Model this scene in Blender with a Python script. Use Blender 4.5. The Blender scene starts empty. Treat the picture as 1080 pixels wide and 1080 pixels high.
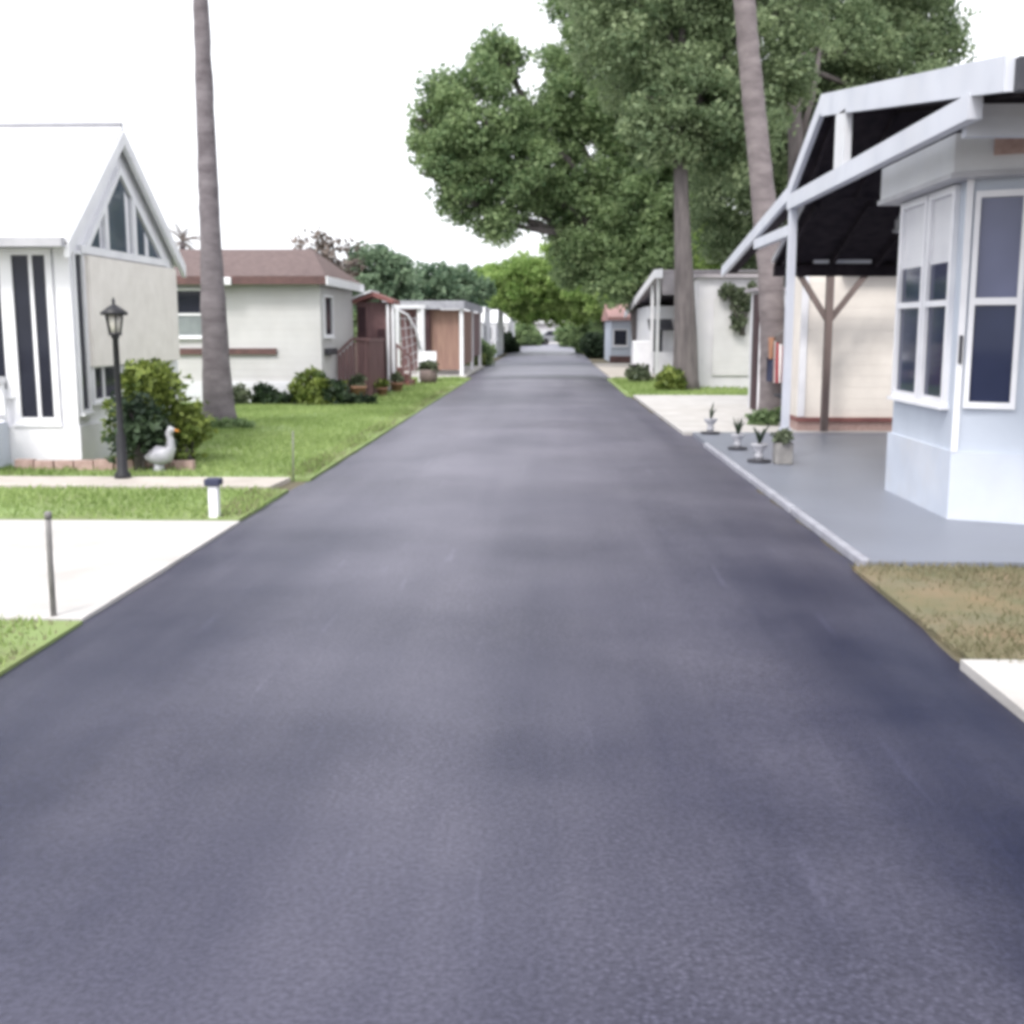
import bpy, math, random
import numpy as np
from math import sin, cos, pi, radians
random.seed(7)
RNG = np.random.default_rng(11)
SC = bpy.context.scene
COL = SC.collection

# ------------------------------------------------------------------ materials
def nodes_of(name):
    m = bpy.data.materials.new(name)
    m.use_nodes = True
    nt = m.node_tree
    return m, nt, nt.nodes, nt.links, nt.nodes['Principled BSDF']

def pm(name, c1, c2=None, scale=8.0, rough=0.6, bump=0.0, bscale=None, spec=0.4, stretch=(1, 1, 1),
       detail=5.0, lap=None, lapdepth=0.4, metal=0.0, grime=None):
    """noise-mottled surface; lap=(axis, pitch) adds lapped boards or ribs as bump"""
    m, nt, N, L, b = nodes_of(name)
    tc = N.new('ShaderNodeTexCoord'); mp = N.new('ShaderNodeMapping')
    mp.inputs['Scale'].default_value = stretch
    L.new(tc.outputs['Object'], mp.inputs['Vector'])
    no = N.new('ShaderNodeTexNoise'); no.inputs['Scale'].default_value = scale
    no.inputs['Detail'].default_value = detail
    L.new(mp.outputs['Vector'], no.inputs['Vector'])
    if c2 is None:
        c2 = tuple(x * 0.82 for x in c1)
    rp = N.new('ShaderNodeValToRGB')
    rp.color_ramp.elements[0].position = 0.32; rp.color_ramp.elements[1].position = 0.68
    rp.color_ramp.elements[0].color = (*c2, 1); rp.color_ramp.elements[1].color = (*c1, 1)
    L.new(no.outputs['Fac'], rp.inputs['Fac'])
    colout = rp.outputs['Color']
    if grime:
        n2 = N.new('ShaderNodeTexNoise'); n2.inputs['Scale'].default_value = grime[1]
        n2.inputs['Detail'].default_value = 8; n2.inputs['Roughness'].default_value = 0.65
        L.new(tc.outputs['Object'], n2.inputs['Vector'])
        r2 = N.new('ShaderNodeValToRGB')
        r2.color_ramp.elements[0].position = 0.45; r2.color_ramp.elements[1].position = 0.75
        r2.color_ramp.elements[0].color = (0, 0, 0, 1); r2.color_ramp.elements[1].color = (grime[2],) * 3 + (1,)
        L.new(n2.outputs['Fac'], r2.inputs['Fac'])
        mx = N.new('ShaderNodeMix'); mx.data_type = 'RGBA'
        L.new(r2.outputs['Color'], mx.inputs[0]); L.new(colout, mx.inputs[6])
        mx.inputs[7].default_value = (*grime[0], 1)
        colout = mx.outputs[2]
    L.new(colout, b.inputs['Base Color'])
    b.inputs['Roughness'].default_value = rough
    b.inputs['Specular IOR Level'].default_value = spec
    b.inputs['Metallic'].default_value = metal
    h = None
    if bump:
        nb = N.new('ShaderNodeTexNoise'); nb.inputs['Scale'].default_value = bscale or scale * 4
        nb.inputs['Detail'].default_value = 4
        L.new(mp.outputs['Vector'], nb.inputs['Vector'])
        h = nb.outputs['Fac']
    if lap:
        sx = N.new('ShaderNodeSeparateXYZ'); L.new(tc.outputs['Object'], sx.inputs[0])
        dv = N.new('ShaderNodeMath'); dv.operation = 'DIVIDE'; dv.inputs[1].default_value = lap[1]
        L.new(sx.outputs[lap[0]], dv.inputs[0])
        fr = N.new('ShaderNodeMath'); fr.operation = 'FRACT'; L.new(dv.outputs[0], fr.inputs[0])
        iv = N.new('ShaderNodeMath'); iv.operation = 'SUBTRACT'; iv.inputs[0].default_value = 1
        L.new(fr.outputs[0], iv.inputs[1])
        bp2 = N.new('ShaderNodeBump'); bp2.inputs['Strength'].default_value = lapdepth
        bp2.inputs['Distance'].default_value = 0.02
        L.new(iv.outputs[0], bp2.inputs['Height'])
    if h is not None:
        bp = N.new('ShaderNodeBump'); bp.inputs['Strength'].default_value = bump
        bp.inputs['Distance'].default_value = 0.02
        L.new(h, bp.inputs['Height'])
        if lap:
            L.new(bp2.outputs[0], bp.inputs['Normal'])
        L.new(bp.outputs[0], b.inputs['Normal'])
    elif lap:
        L.new(bp2.outputs[0], b.inputs['Normal'])
    return m

def leaf_mat(name, dark, light, trans=0.3):
    m, nt, N, L, b = nodes_of(name)
    at = N.new('ShaderNodeAttribute'); at.attribute_name = 'tone'
    rp = N.new('ShaderNodeValToRGB')
    rp.color_ramp.elements[0].color = (*dark, 1); rp.color_ramp.elements[1].color = (*light, 1)
    L.new(at.outputs['Fac'], rp.inputs['Fac'])
    L.new(rp.outputs['Color'], b.inputs['Base Color'])
    b.inputs['Roughness'].default_value = 0.55
    b.inputs['Specular IOR Level'].default_value = 0.3
    tr = N.new('ShaderNodeBsdfTranslucent'); L.new(rp.outputs['Color'], tr.inputs['Color'])
    mx = N.new('ShaderNodeMixShader'); mx.inputs[0].default_value = trans
    L.new(b.outputs[0], mx.inputs[1]); L.new(tr.outputs[0], mx.inputs[2])
    L.new(mx.outputs[0], N['Material Output'].inputs['Surface'])
    return m

def glass_mat(name, col, spec=0.25, rough=0.06):
    m, nt, N, L, b = nodes_of(name)
    tc = N.new('ShaderNodeTexCoord'); no = N.new('ShaderNodeTexNoise')
    no.inputs['Scale'].default_value = 1.6; no.inputs['Detail'].default_value = 2
    L.new(tc.outputs['Object'], no.inputs['Vector'])
    rp = N.new('ShaderNodeValToRGB')
    rp.color_ramp.elements[0].color = (*[c * 0.5 for c in col], 1)
    rp.color_ramp.elements[1].color = (*[c * 1.5 for c in col], 1)
    L.new(no.outputs['Fac'], rp.inputs['Fac']); L.new(rp.outputs['Color'], b.inputs['Base Color'])
    b.inputs['Roughness'].default_value = rough; b.inputs['Specular IOR Level'].default_value = spec
    return m

def asphalt_mat(name, base, wear_and_sheen, edgew=2.3, streak=True):
    """sealed asphalt: fine stone speckle, faint wheel paths along the road, patches and hairline scuffs"""
    m, nt, N, L, b = nodes_of(name)
    tc = N.new('ShaderNodeTexCoord')
    sp = N.new('ShaderNodeTexNoise'); sp.inputs['Scale'].default_value = 60; sp.inputs['Detail'].default_value = 5
    L.new(tc.outputs['Object'], sp.inputs['Vector'])
    mp = N.new('ShaderNodeMapping'); mp.inputs['Scale'].default_value = (1.1, 0.06, 1)
    L.new(tc.outputs['Object'], mp.inputs['Vector'])
    st = N.new('ShaderNodeTexNoise'); st.inputs['Scale'].default_value = 1.5; st.inputs['Detail'].default_value = 4
    L.new(mp.outputs['Vector'], st.inputs['Vector'])
    bl = N.new('ShaderNodeTexNoise'); bl.inputs['Scale'].default_value = 0.55; bl.inputs['Detail'].default_value = 6
    L.new(tc.outputs['Object'], bl.inputs['Vector'])
    # the driven middle has worn a little greyer than the sealed edges
    sx = N.new('ShaderNodeSeparateXYZ'); L.new(tc.outputs['Object'], sx.inputs[0])
    ab = N.new('ShaderNodeMath'); ab.operation = 'ABSOLUTE'
    ad = N.new('ShaderNodeMath'); ad.operation = 'ADD'; ad.inputs[1].default_value = 0.15
    L.new(sx.outputs[0], ad.inputs[0]); L.new(ad.outputs[0], ab.inputs[0])
    mr = N.new('ShaderNodeMapRange'); mr.interpolation_type = 'SMOOTHSTEP'
    mr.inputs['From Min'].default_value = 0.5; mr.inputs['From Max'].default_value = edgew
    mr.inputs['To Min'].default_value = 0.32; mr.inputs['To Max'].default_value = 0.0
    L.new(ab.outputs[0], mr.inputs['Value'])
    s1 = N.new('ShaderNodeMath'); s1.operation = 'MULTIPLY_ADD'; s1.inputs[1].default_value = 0.55
    L.new(st.outputs['Fac'], s1.inputs[0]); L.new(mr.outputs['Result'], s1.inputs[2])
    s2 = N.new('ShaderNodeMath'); s2.operation = 'MULTIPLY_ADD'; s2.inputs[1].default_value = 0.75
    L.new(bl.outputs['Fac'], s2.inputs[0]); L.new(s1.outputs[0], s2.inputs[2])
    m2 = N.new('ShaderNodeMapRange'); m2.interpolation_type = 'SMOOTHSTEP'  # paler with distance: grazing sky reflection put into the road colour
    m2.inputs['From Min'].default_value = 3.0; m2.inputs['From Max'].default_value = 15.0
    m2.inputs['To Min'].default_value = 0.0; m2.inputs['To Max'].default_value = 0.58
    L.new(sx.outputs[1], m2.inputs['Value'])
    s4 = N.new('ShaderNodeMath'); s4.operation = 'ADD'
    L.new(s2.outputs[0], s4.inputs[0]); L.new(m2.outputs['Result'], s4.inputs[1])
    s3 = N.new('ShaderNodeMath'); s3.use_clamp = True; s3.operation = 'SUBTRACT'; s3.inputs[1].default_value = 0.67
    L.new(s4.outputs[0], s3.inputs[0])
    mx = N.new('ShaderNodeMix'); mx.data_type = 'RGBA'
    L.new(s3.outputs[0], mx.inputs[0])
    mx.inputs[6].default_value = (*base, 1); mx.inputs[7].default_value = (*wear_and_sheen, 1)
    r3 = N.new('ShaderNodeMapRange'); r3.inputs['From Min'].default_value = 0.3; r3.inputs['From Max'].default_value = 0.7
    r3.inputs['To Min'].default_value = 0.72; r3.inputs['To Max'].default_value = 1.28
    L.new(sp.outputs['Fac'], r3.inputs['Value'])
    ag = N.new('ShaderNodeTexVoronoi'); ag.inputs['Scale'].default_value = 55; ag.feature = 'F1'
    L.new(tc.outputs['Object'], ag.inputs['Vector'])
    agr = N.new('ShaderNodeMapRange'); agr.inputs['From Min'].default_value = 0.0; agr.inputs['From Max'].default_value = 0.55
    agr.inputs['To Min'].default_value = 1.35; agr.inputs['To Max'].default_value = 0.75
    L.new(ag.outputs['Distance'], agr.inputs['Value'])
    # stretches where the stone shows through the seal
    pn = N.new('ShaderNodeTexNoise'); pn.inputs['Scale'].default_value = 0.45; pn.inputs['Detail'].default_value = 5
    pmap = N.new('ShaderNodeMapping'); pmap.inputs['Location'].default_value = (3.7, 1.2, 0)
    L.new(tc.outputs['Object'], pmap.inputs['Vector']); L.new(pmap.outputs['Vector'], pn.inputs['Vector'])
    pr_ = N.new('ShaderNodeMapRange'); pr_.inputs['From Min'].default_value = 0.44; pr_.inputs['From Max'].default_value = 0.66
    L.new(pn.outputs['Fac'], pr_.inputs['Value'])
    agm = N.new('ShaderNodeMix'); agm.data_type = 'FLOAT'; agm.inputs[2].default_value = 1.0
    L.new(pr_.outputs['Result'], agm.inputs[0]); L.new(agr.outputs['Result'], agm.inputs[3])
    # pale hairline scuffs running along the road
    sm = N.new('ShaderNodeMapping'); sm.inputs['Scale'].default_value = (9, .55, 1); sm.inputs['Rotation'].default_value = (0, 0, .12)
    L.new(tc.outputs['Object'], sm.inputs['Vector'])
    sn = N.new('ShaderNodeTexNoise'); sn.inputs['Scale'].default_value = 1.3; sn.inputs['Detail'].default_value = 3
    L.new(sm.outputs['Vector'], sn.inputs['Vector'])
    sr = N.new('ShaderNodeMapRange'); sr.inputs['From Min'].default_value = 0.66; sr.inputs['From Max'].default_value = 0.76
    sr.inputs['To Min'].default_value = 1.0; sr.inputs['To Max'].default_value = 1.3
    L.new(sn.outputs['Fac'], sr.inputs['Value'])
    q1 = N.new('ShaderNodeMath'); q1.operation = 'MULTIPLY'; L.new(agm.outputs[0], q1.inputs[0]); L.new(sr.outputs['Result'], q1.inputs[1])
    q2 = N.new('ShaderNodeMath'); q2.operation = 'MULTIPLY'; L.new(q1.outputs[0], q2.inputs[0]); L.new(r3.outputs['Result'], q2.inputs[1])
    r3 = type('o', (), {'outputs': {'Result': q2.outputs[0]}})
    vm = N.new('ShaderNodeVectorMath'); vm.operation = 'SCALE'
    L.new(mx.outputs[2], vm.inputs[0]); L.new(r3.outputs['Result'], vm.inputs['Scale'])
    L.new(vm.outputs[0], b.inputs['Base Color'])
    b.inputs['Roughness'].default_value = 0.42; b.inputs['Specular IOR Level'].default_value = 0.2; b.inputs['Specular Tint'].default_value = (.72, .74, 1, 1)
    nb = N.new('ShaderNodeTexNoise'); nb.inputs['Scale'].default_value = 130; nb.inputs['Detail'].default_value = 2
    L.new(tc.outputs['Object'], nb.inputs['Vector'])
    bp = N.new('ShaderNodeBump'); bp.inputs['Strength'].default_value = 0.2; bp.inputs['Distance'].default_value = 0.006
    L.new(nb.outputs['Fac'], bp.inputs['Height']); L.new(bp.outputs[0], b.inputs['Normal'])
    return m

WHITE = pm('white_paint', (.80, .80, .83), (.70, .70, .74), 3, .45, .05, 20)
TRIM_BLUE = pm('blue_white_trim', (.60, .62, .69), (.50, .52, .59), 3, .5, .05, 20, grime=((.40, .40, .43), 1.5, .4))
WHITE_SIDING = pm('white_siding', (.535, .53, .535), (.47, .465, .47), 2, .5, .08, 30, lap=(2, .14), lapdepth=.5, grime=((.50, .48, .46), 1.2, .35))
PALE_SIDING = pm('pale_siding', (.66, .67, .70), (.58, .59, .63), 2, .5, .08, 30, lap=(2, .16), lapdepth=.5, grime=((.45, .44, .43), 1.4, .35))
GREY_SIDING = pm('grey_white_siding', (.50, .545, .62), (.44, .48, .555), 2, .5, .06, 30, lap=(2, .2), lapdepth=.35)
RIB_WHITE = pm('ribbed_white_panel', (.62, .61, .63), (.53, .52, .55), 2, .5, .06, 25, lap=(0, .3), lapdepth=.5, grime=((.42, .40, .40), 1.0, .4))
SKIRT = pm('white_skirting', (.56, .60, .68), (.48, .52, .60), 2.2, .5, .06, 25, grime=((.55, .53, .52), 1.5, .4))
ROOF_WHITE = pm('white_metal_roof', (.78, .78, .80), (.68, .68, .71), 2, .4, .05, 20, lap=(0, .4), lapdepth=.3)
CARPAINT = pm('silver_paint', (.30, .31, .33), (.24, .25, .27), 4, .35, .02, metal=.3)
GUTTER = pm('grey_gutter', (.45, .45, .48), (.36, .36, .39), 4, .45, .05)
BEIGE_PANEL = pm('beige_panel', (.78, .74, .70), (.70, .66, .62), 5, .6, .15, 25, lap=(2, .1), lapdepth=.25)
BEIGE_SIDING = pm('beige_siding', (.76, .71, .655), (.68, .635, .585), 2, .55, .08, 30, lap=(2, .17), lapdepth=.8, grime=((.40, .36, .34), 1.3, .35))
PINK_BRICK = pm('pinkish_brick', (.46, .33, .30), (.34, .23, .21), 14, .8, .4, 40)
RED_TRIM = pm('red_brown_trim', (.24, .10, .09), (.16, .06, .06), 6, .6, .1)
MAUVE_ROOF = pm('red_brown_shingles', (.150, .105, .100), (.098, .066, .064), 9, .75, .5, 30, lap=(2, .09), lapdepth=.6)
BROWN_TRIM = pm('brown_trim', (.14, .075, .07), (.09, .05, .05), 6, .6, .1)
MAROON = pm('maroon_boards', (.19, .105, .105), (.12, .065, .07), 5, .65, .15, 25, stretch=(3, 3, .4), lap=(0, .13), lapdepth=.7)
MAROON_DARK = pm('dark_maroon', (.05, .02, .025), (.03, .012, .016), 5, .7, .1)
TAN_SHADE = pm('tan_shade_cloth', (.30, .19, .15), (.22, .13, .11), 3, .8, .2, 40, stretch=(6, 6, .5))
DARK_WOOD = pm('dark_brown_wood', (.042, .034, .040), (.024, .020, .025), 6, .9, .2, 30, spec=.06)
BROWN_POST = pm('weathered_brown_wood', (.17, .13, .12), (.11, .085, .08), 6, .75, .2, 30, stretch=(2, 2, .3))
BLACK = pm('black_metal', (.018, .018, .022), (.010, .010, .014), 8, .45, .1)
DARKGREY = pm('dark_grey_plastic', (.05, .05, .06), (.03, .03, .04), 8, .5, .1)
STAKE = pm('grey_stake', (.22, .21, .21), (.14, .135, .135), 9, .6, .1)
CONC = pm('white_concrete', (.50, .485, .475), (.40, .385, .375), 2.5, .8, .25, 60, grime=((.36, .33, .30), .9, .55))
CONC_WARM = pm('warm_concrete', (.50, .46, .42), (.40, .365, .33), 2.5, .8, .25, 60, grime=((.30, .26, .23), 1.2, .6))
PATIO = pm('grey_painted_concrete', (.215, .23, .28), (.18, .193, .235), 1.6, .42, .1, 50, spec=.5, grime=((.12, .13, .15), .8, .6))
KERB = pm('pale_kerb', (.36, .365, .41), (.27, .27, .31), 5, .75, .2, 50)
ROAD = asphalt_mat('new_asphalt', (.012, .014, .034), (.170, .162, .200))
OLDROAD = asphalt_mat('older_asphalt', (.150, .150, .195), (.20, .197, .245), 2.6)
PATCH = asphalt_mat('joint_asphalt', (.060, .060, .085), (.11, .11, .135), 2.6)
DIRT = pm('bare_ground', (.13, .115, .075), (.085, .072, .050), 1.3, .95, .5, 60, detail=9)
LAWN = pm('lawn_ground', (.215, .295, .110), (.165, .22, .080), 1.1, .95, .5, 70, detail=10, grime=((.19, .15, .085), .7, .45))
DRYLAWN = pm('dry_lawn_ground', (.165, .150, .098), (.115, .122, .062), 1.8, .95, .6, 70, detail=10, grime=((.30, .19, .12), 1.1, .7))
BARK = pm('palm_bark', (.185, .165, .175), (.105, .090, .098), 3.5, .9, .7, 22, stretch=(1, 1, 2.2), lap=(2, .11), lapdepth=.6)
BARK2 = pm('pale_palm_bark', (.225, .195, .197), (.13, .110, .114), 3.5, .9, .7, 22, stretch=(1, 1, 2.2), lap=(2, .12), lapdepth=.5)
TREEBARK = pm('tree_bark', (.150, .132, .132), (.08, .07, .072), 4, .95, .8, 18, stretch=(2, 2, .4))
GLASS = glass_mat('dark_glass', (.022, .024, .036))
GLASS_BLUE = glass_mat('navy_glass', (.026, .034, .075), .3)
GLASS_LIGHT = glass_mat('painted_reflection_glass', (.11, .12, .20), .35)  # purplish reflection in the upper pane, put into its base colour
GLASS_GABLE = glass_mat('blue_grey_glass', (.075, .092, .13), .6)
BLIND = pm('white_blind', (.66, .66, .69), (.58, .58, .62), 3, .6, .0, lap=(2, .05), lapdepth=.4)
BLIND_GREY = pm('grey_blind', (.22, .25, .25), (.15, .17, .18), 3, .6, .0, lap=(2, .05), lapdepth=.4)
LANTERN = pm('frosted_lantern', (.62, .60, .55), (.5, .48, .44), 4, .3, .05)
TERRA = pm('terracotta', (.36, .20, .14), (.26, .14, .10), 7, .8, .2)
CERAMIC = pm('white_ceramic', (.50, .50, .53), (.34, .34, .38), 5, .35, .05)
ORANGE = pm('orange_beak', (.55, .22, .04), None, 6, .5)
TYRE = pm('black_rubber', (.02, .02, .022), (.012, .012, .014), 10, .8, .2)
SEAT = pm('tan_vinyl', (.36, .28, .20), None, 5, .5)
FLAGRED = pm('flag_red', (.36, .035, .045), (.27, .025, .035), 8, .8)
FLAGWHITE = pm('flag_white', (.74, .72, .72), None, 8, .8)
FLAGBLUE = pm('flag_navy', (.04, .045, .085), None, 8, .8)
ORANGECLOTH = pm('orange_cloth', (.36, .19, .12), (.27, .13, .08), 8, .8)
STONE = pm('grey_stone', (.30, .29, .28), (.2, .19, .19), 9, .85, .4)
PINKROOF = pm('pink_roof', (.42, .24, .22), (.32, .18, .17), 8, .7, .2)
SHADEROOF = pm('grey_mauve_roof', (.36, .33, .35), (.27, .25, .27), 4, .6, .1)
LEAF_A = leaf_mat('oak_leaves', (.100, .155, .078), (.37, .455, .26), .48)
LEAF_B = leaf_mat('deep_green_leaves', (.105, .175, .080), (.38, .49, .245), .5)
LEAF_C = leaf_mat('bright_leaves', (.17, .28, .075), (.48, .62, .23), .55)
LEAF_D = leaf_mat('blue_green_leaves', (.075, .135, .085), (.25, .34, .215), .42)
LEAF_E = leaf_mat('grey_green_leaves', (.06, .085, .05), (.18, .21, .13))
LEAF_Y = leaf_mat('yellow_green_leaves', (.035, .070, .012), (.30, .36, .09))
LEAF_DK = leaf_mat('dark_shrub_leaves', (.010, .022, .014), (.07, .11, .055))
TWIG = leaf_mat('bare_twigs', (.10, .08, .07), (.22, .18, .16), .0)
GRASS = leaf_mat('grass_blades', (.15, .23, .06), (.40, .50, .20), .4)
DRYGRASS = leaf_mat('dry_grass_blades', (.11, .12, .055), (.29, .25, .165), .3)
FROND = leaf_mat('palm_fronds', (.035, .06, .018), (.13, .17, .06), .3)
FLOWER = leaf_mat('pink_flowers', (.30, .10, .14), (.55, .40, .42), .2)

# ------------------------------------------------------------------ mesh builder
ORG = {}
class MB:
    def __init__(s): s.v = []; s.f = []; s.sm = []
    def _add(s, vs, fs, smooth=False):
        o = len(s.v); s.v += [tuple(map(float, q)) for q in vs]
        s.f += [tuple(i + o for i in f) for f in fs]; s.sm += [smooth] * len(fs)
        return s
    def box(s, x0, x1, y0, y1, z0, z1):
        vs = [(x, y, z) for z in (z0, z1) for y in (y0, y1) for x in (x0, x1)]
        return s._add(vs, [(0, 2, 3, 1), (4, 5, 7, 6), (0, 1, 5, 4), (2, 6, 7, 3), (0, 4, 6, 2), (1, 3, 7, 5)])
    def extr(s, poly, d0, d1, axis):
        """polygon in the other two axes, pushed along axis 'x', 'y' or 'z' from d0 to d1"""
        def P(a, b, d): return (d, a, b) if axis == 'x' else ((a, d, b) if axis == 'y' else (a, b, d))
        n = len(poly)
        vs = [P(a, b, d0) for a, b in poly] + [P(a, b, d1) for a, b in poly]
        fs = [tuple(range(n)), tuple(range(2 * n - 1, n - 1, -1))]
        fs += [(i, i + n, (i + 1) % n + n, (i + 1) % n) for i in range(n)]
        return s._add(vs, fs)
    def beam(s, a, b, w, h, upv=(0, 0, 1)):
        a, b = np.array(a, float), np.array(b, float); d = b - a; d /= np.linalg.norm(d)
        u = np.array(upv, float)
        if abs(d @ u) > .97: u = np.array((1., 0, 0))
        r = np.cross(d, u); r /= np.linalg.norm(r); q = np.cross(r, d)
        vs = [p + r * sx * w / 2 + q * sy * h / 2 for p in (a, b) for sy in (-1, 1) for sx in (-1, 1)]
        return s._add(vs, [(0, 2, 3, 1), (4, 5, 7, 6), (0, 1, 5, 4), (2, 6, 7, 3), (0, 4, 6, 2), (1, 3, 7, 5)])
    def tube(s, pts, rad, n=10, wob=0.0):
        pts = [np.array(p, float) for p in pts]
        if not hasattr(rad, '__len__'): rad = [rad] * len(pts)
        vs = []; m = len(pts)
        d0 = pts[1] - pts[0]; ref = np.array((1., 0, 0)) if abs(d0[0]) < .8 * np.linalg.norm(d0) else np.array((0, 1., 0))
        for i, p in enumerate(pts):
            d = pts[min(i + 1, m - 1)] - pts[max(i - 1, 0)]; d /= np.linalg.norm(d)
            r = ref - d * (ref @ d); r /= np.linalg.norm(r); q = np.cross(d, r)
            for k in range(n):
                a = 2 * pi * k / n; w = 1 + (random.uniform(-wob, wob) if wob else 0)
                vs.append(p + (r * cos(a) + q * sin(a)) * rad[i] * w)
        fs = [(i * n + k, i * n + (k + 1) % n, (i + 1) * n + (k + 1) % n, (i + 1) * n + k) for i in range(m - 1) for k in range(n)]
        s._add(vs, fs, True)
        o = len(s.v) - len(vs)
        s.f += [tuple(o + k for k in range(n - 1, -1, -1)), tuple(o + (m - 1) * n + k for k in range(n))]; s.sm += [False] * 2
        return s
    def lathe(s, prof, c=(0, 0, 0), n=20):
        vs = [(c[0] + r * cos(2 * pi * k / n), c[1] + r * sin(2 * pi * k / n), c[2] + z) for r, z in prof for k in range(n)]
        m = len(prof)
        fs = [(i * n + k, i * n + (k + 1) % n, (i + 1) * n + (k + 1) % n, (i + 1) * n + k) for i in range(m - 1) for k in range(n)]
        s._add(vs, fs, True); o = len(s.v) - len(vs)
        s.f += [tuple(o + k for k in range(n - 1, -1, -1)), tuple(o + (m - 1) * n + k for k in range(n))]; s.sm += [False] * 2
        return s
    def blob(s, c, r, n=12, m=8, wob=.0):
        prof = [(max(.02, sin(pi * i / m)), -cos(pi * i / m)) for i in range(m + 1)]
        vs = []
        for a, z in prof:
            for k in range(n):
                w = 1 + random.uniform(-wob, wob)
                vs.append((c[0] + r[0] * a * cos(2 * pi * k / n) * w, c[1] + r[1] * a * sin(2 * pi * k / n) * w, c[2] + r[2] * z * w))
        fs = [(i * n + k, i * n + (k + 1) % n, (i + 1) * n + (k + 1) % n, (i + 1) * n + k) for i in range(m) for k in range(n)]
        return s._add(vs, fs, True)
    def build(s, name, mat, parent=None, bevel=0):
        off = ORG.get(parent.name, (0, 0, 0)) if parent else (0, 0, 0)
        me = bpy.data.meshes.new(name)
        me.from_pydata([(x - off[0], y - off[1], z - off[2]) for x, y, z in s.v], [], s.f)
        me.polygons.foreach_set('use_smooth', s.sm)
        me.materials.append(mat)
        import bmesh
        bm = bmesh.new(); bm.from_mesh(me); bmesh.ops.recalc_face_normals(bm, faces=bm.faces); bm.to_mesh(me); bm.free()
        o = bpy.data.objects.new(name, me); COL.objects.link(o)
        if parent: o.parent = parent
        ORG[o.name] = off
        if bevel:
            md = o.modifiers.new('soft_edge', 'BEVEL'); md.width = bevel; md.segments = 2; md.limit_method = 'ANGLE'
        return o

def thing(name, label, cat, loc=(0, 0, 0), group=None):
    o = bpy.data.objects.new(name, None); COL.objects.link(o); o.location = loc
    o['label'] = label; o['category'] = cat
    if group: o['group'] = group
    ORG[o.name] = tuple(loc); o.empty_display_size = .2
    return o
def tag(o, label, cat, group=None):
    o['label'] = label; o['category'] = cat
    if group: o['group'] = group
    return o
def struct(o): o['kind'] = 'structure'; return o
def dup(root, loc, rz, label, group=None):
    r = root.copy(); COL.objects.link(r); r.location = loc; r.rotation_euler = (0, 0, rz); r['label'] = label
    if group: r['group'] = group
    for ch in list(root.children):
        c = ch.copy(); COL.objects.link(c); c.parent = r
        for g in list(ch.children):
            d = g.copy(); COL.objects.link(d); d.parent = c
    return r

def cards(name, mat, pos, size, tone, parent=None, upbias=0.3, aspect=.5, nrm=None):
    """many small leaf-shaped faces as ONE mesh; tone is a per-leaf colour variation"""
    off = np.array(ORG.get(parent.name, (0, 0, 0)) if parent else (0, 0, 0))
    n = len(pos); pos = pos - off
    nn = RNG.normal(size=(n, 3)); nn[:, 2] += upbias
    if nrm is not None: nn += nrm
    nn /= np.linalg.norm(nn, axis=1)[:, None]
    t = np.cross(nn, RNG.normal(size=(n, 3))); t /= np.linalg.norm(t, axis=1)[:, None]
    b = np.cross(nn, t); s = size[:, None]
    V = np.empty((n, 4, 3))
    V[:, 0] = pos - t * s; V[:, 1] = pos - b * s * aspect + nn * s * .15
    V[:, 2] = pos + t * s; V[:, 3] = pos + b * s * aspect + nn * s * .15
    me = bpy.data.meshes.new(name)
    me.vertices.add(4 * n); me.vertices.foreach_set('co', V.ravel())
    me.loops.add(4 * n); me.loops.foreach_set('vertex_index', np.arange(4 * n, dtype=np.int32))
    me.polygons.add(n); me.polygons.foreach_set('loop_start', np.arange(0, 4 * n, 4, dtype=np.int32))
    a = me.attributes.new('tone', 'FLOAT', 'FACE'); a.data.foreach_set('value', np.clip(tone, 0, 1).astype(np.float32))
    me.materials.append(mat); me.update(); me.validate()
    o = bpy.data.objects.new(name, me); COL.objects.link(o)
    if parent: o.parent = parent
    ORG[o.name] = tuple(off)
    return o

def crown_pts(lobes, dens=1.0, leaf=.13, clump=.75, per=70):
    P = []; S = []; T = []
    for (cx, cy, cz, rx, ry, rz) in lobes:
        area = 4 * pi * ((rx * ry + ry * rz + rx * rz) / 3)
        k = max(6, int(area * .95 * dens / (clump ** 2)))
        d = RNG.normal(size=(k, 3)); d /= np.linalg.norm(d, axis=1)[:, None]
        rr = RNG.uniform(.35, 1.05, k) ** .55
        C = np.array((cx, cy, cz)) + d * rr[:, None] * np.array((rx, ry, rz))
        tone0 = RNG.normal(.45, .17, k)
        for c, t0 in zip(C, tone0):
            m = int(per * RNG.uniform(.6, 1.3)); rad = clump * RNG.uniform(.6, 1.25)
            q = RNG.normal(size=(m, 3)); q /= np.linalg.norm(q, axis=1)[:, None]
            q *= (RNG.uniform(0, 1, m) ** .45)[:, None] * rad * np.array((1, 1, .72))
            P.append(c + q); S.append(RNG.uniform(.65, 1.35, m) * leaf); T.append(t0 + RNG.normal(0, .16, m))
    return np.concatenate(P), np.concatenate(S), np.concatenate(T)

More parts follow.
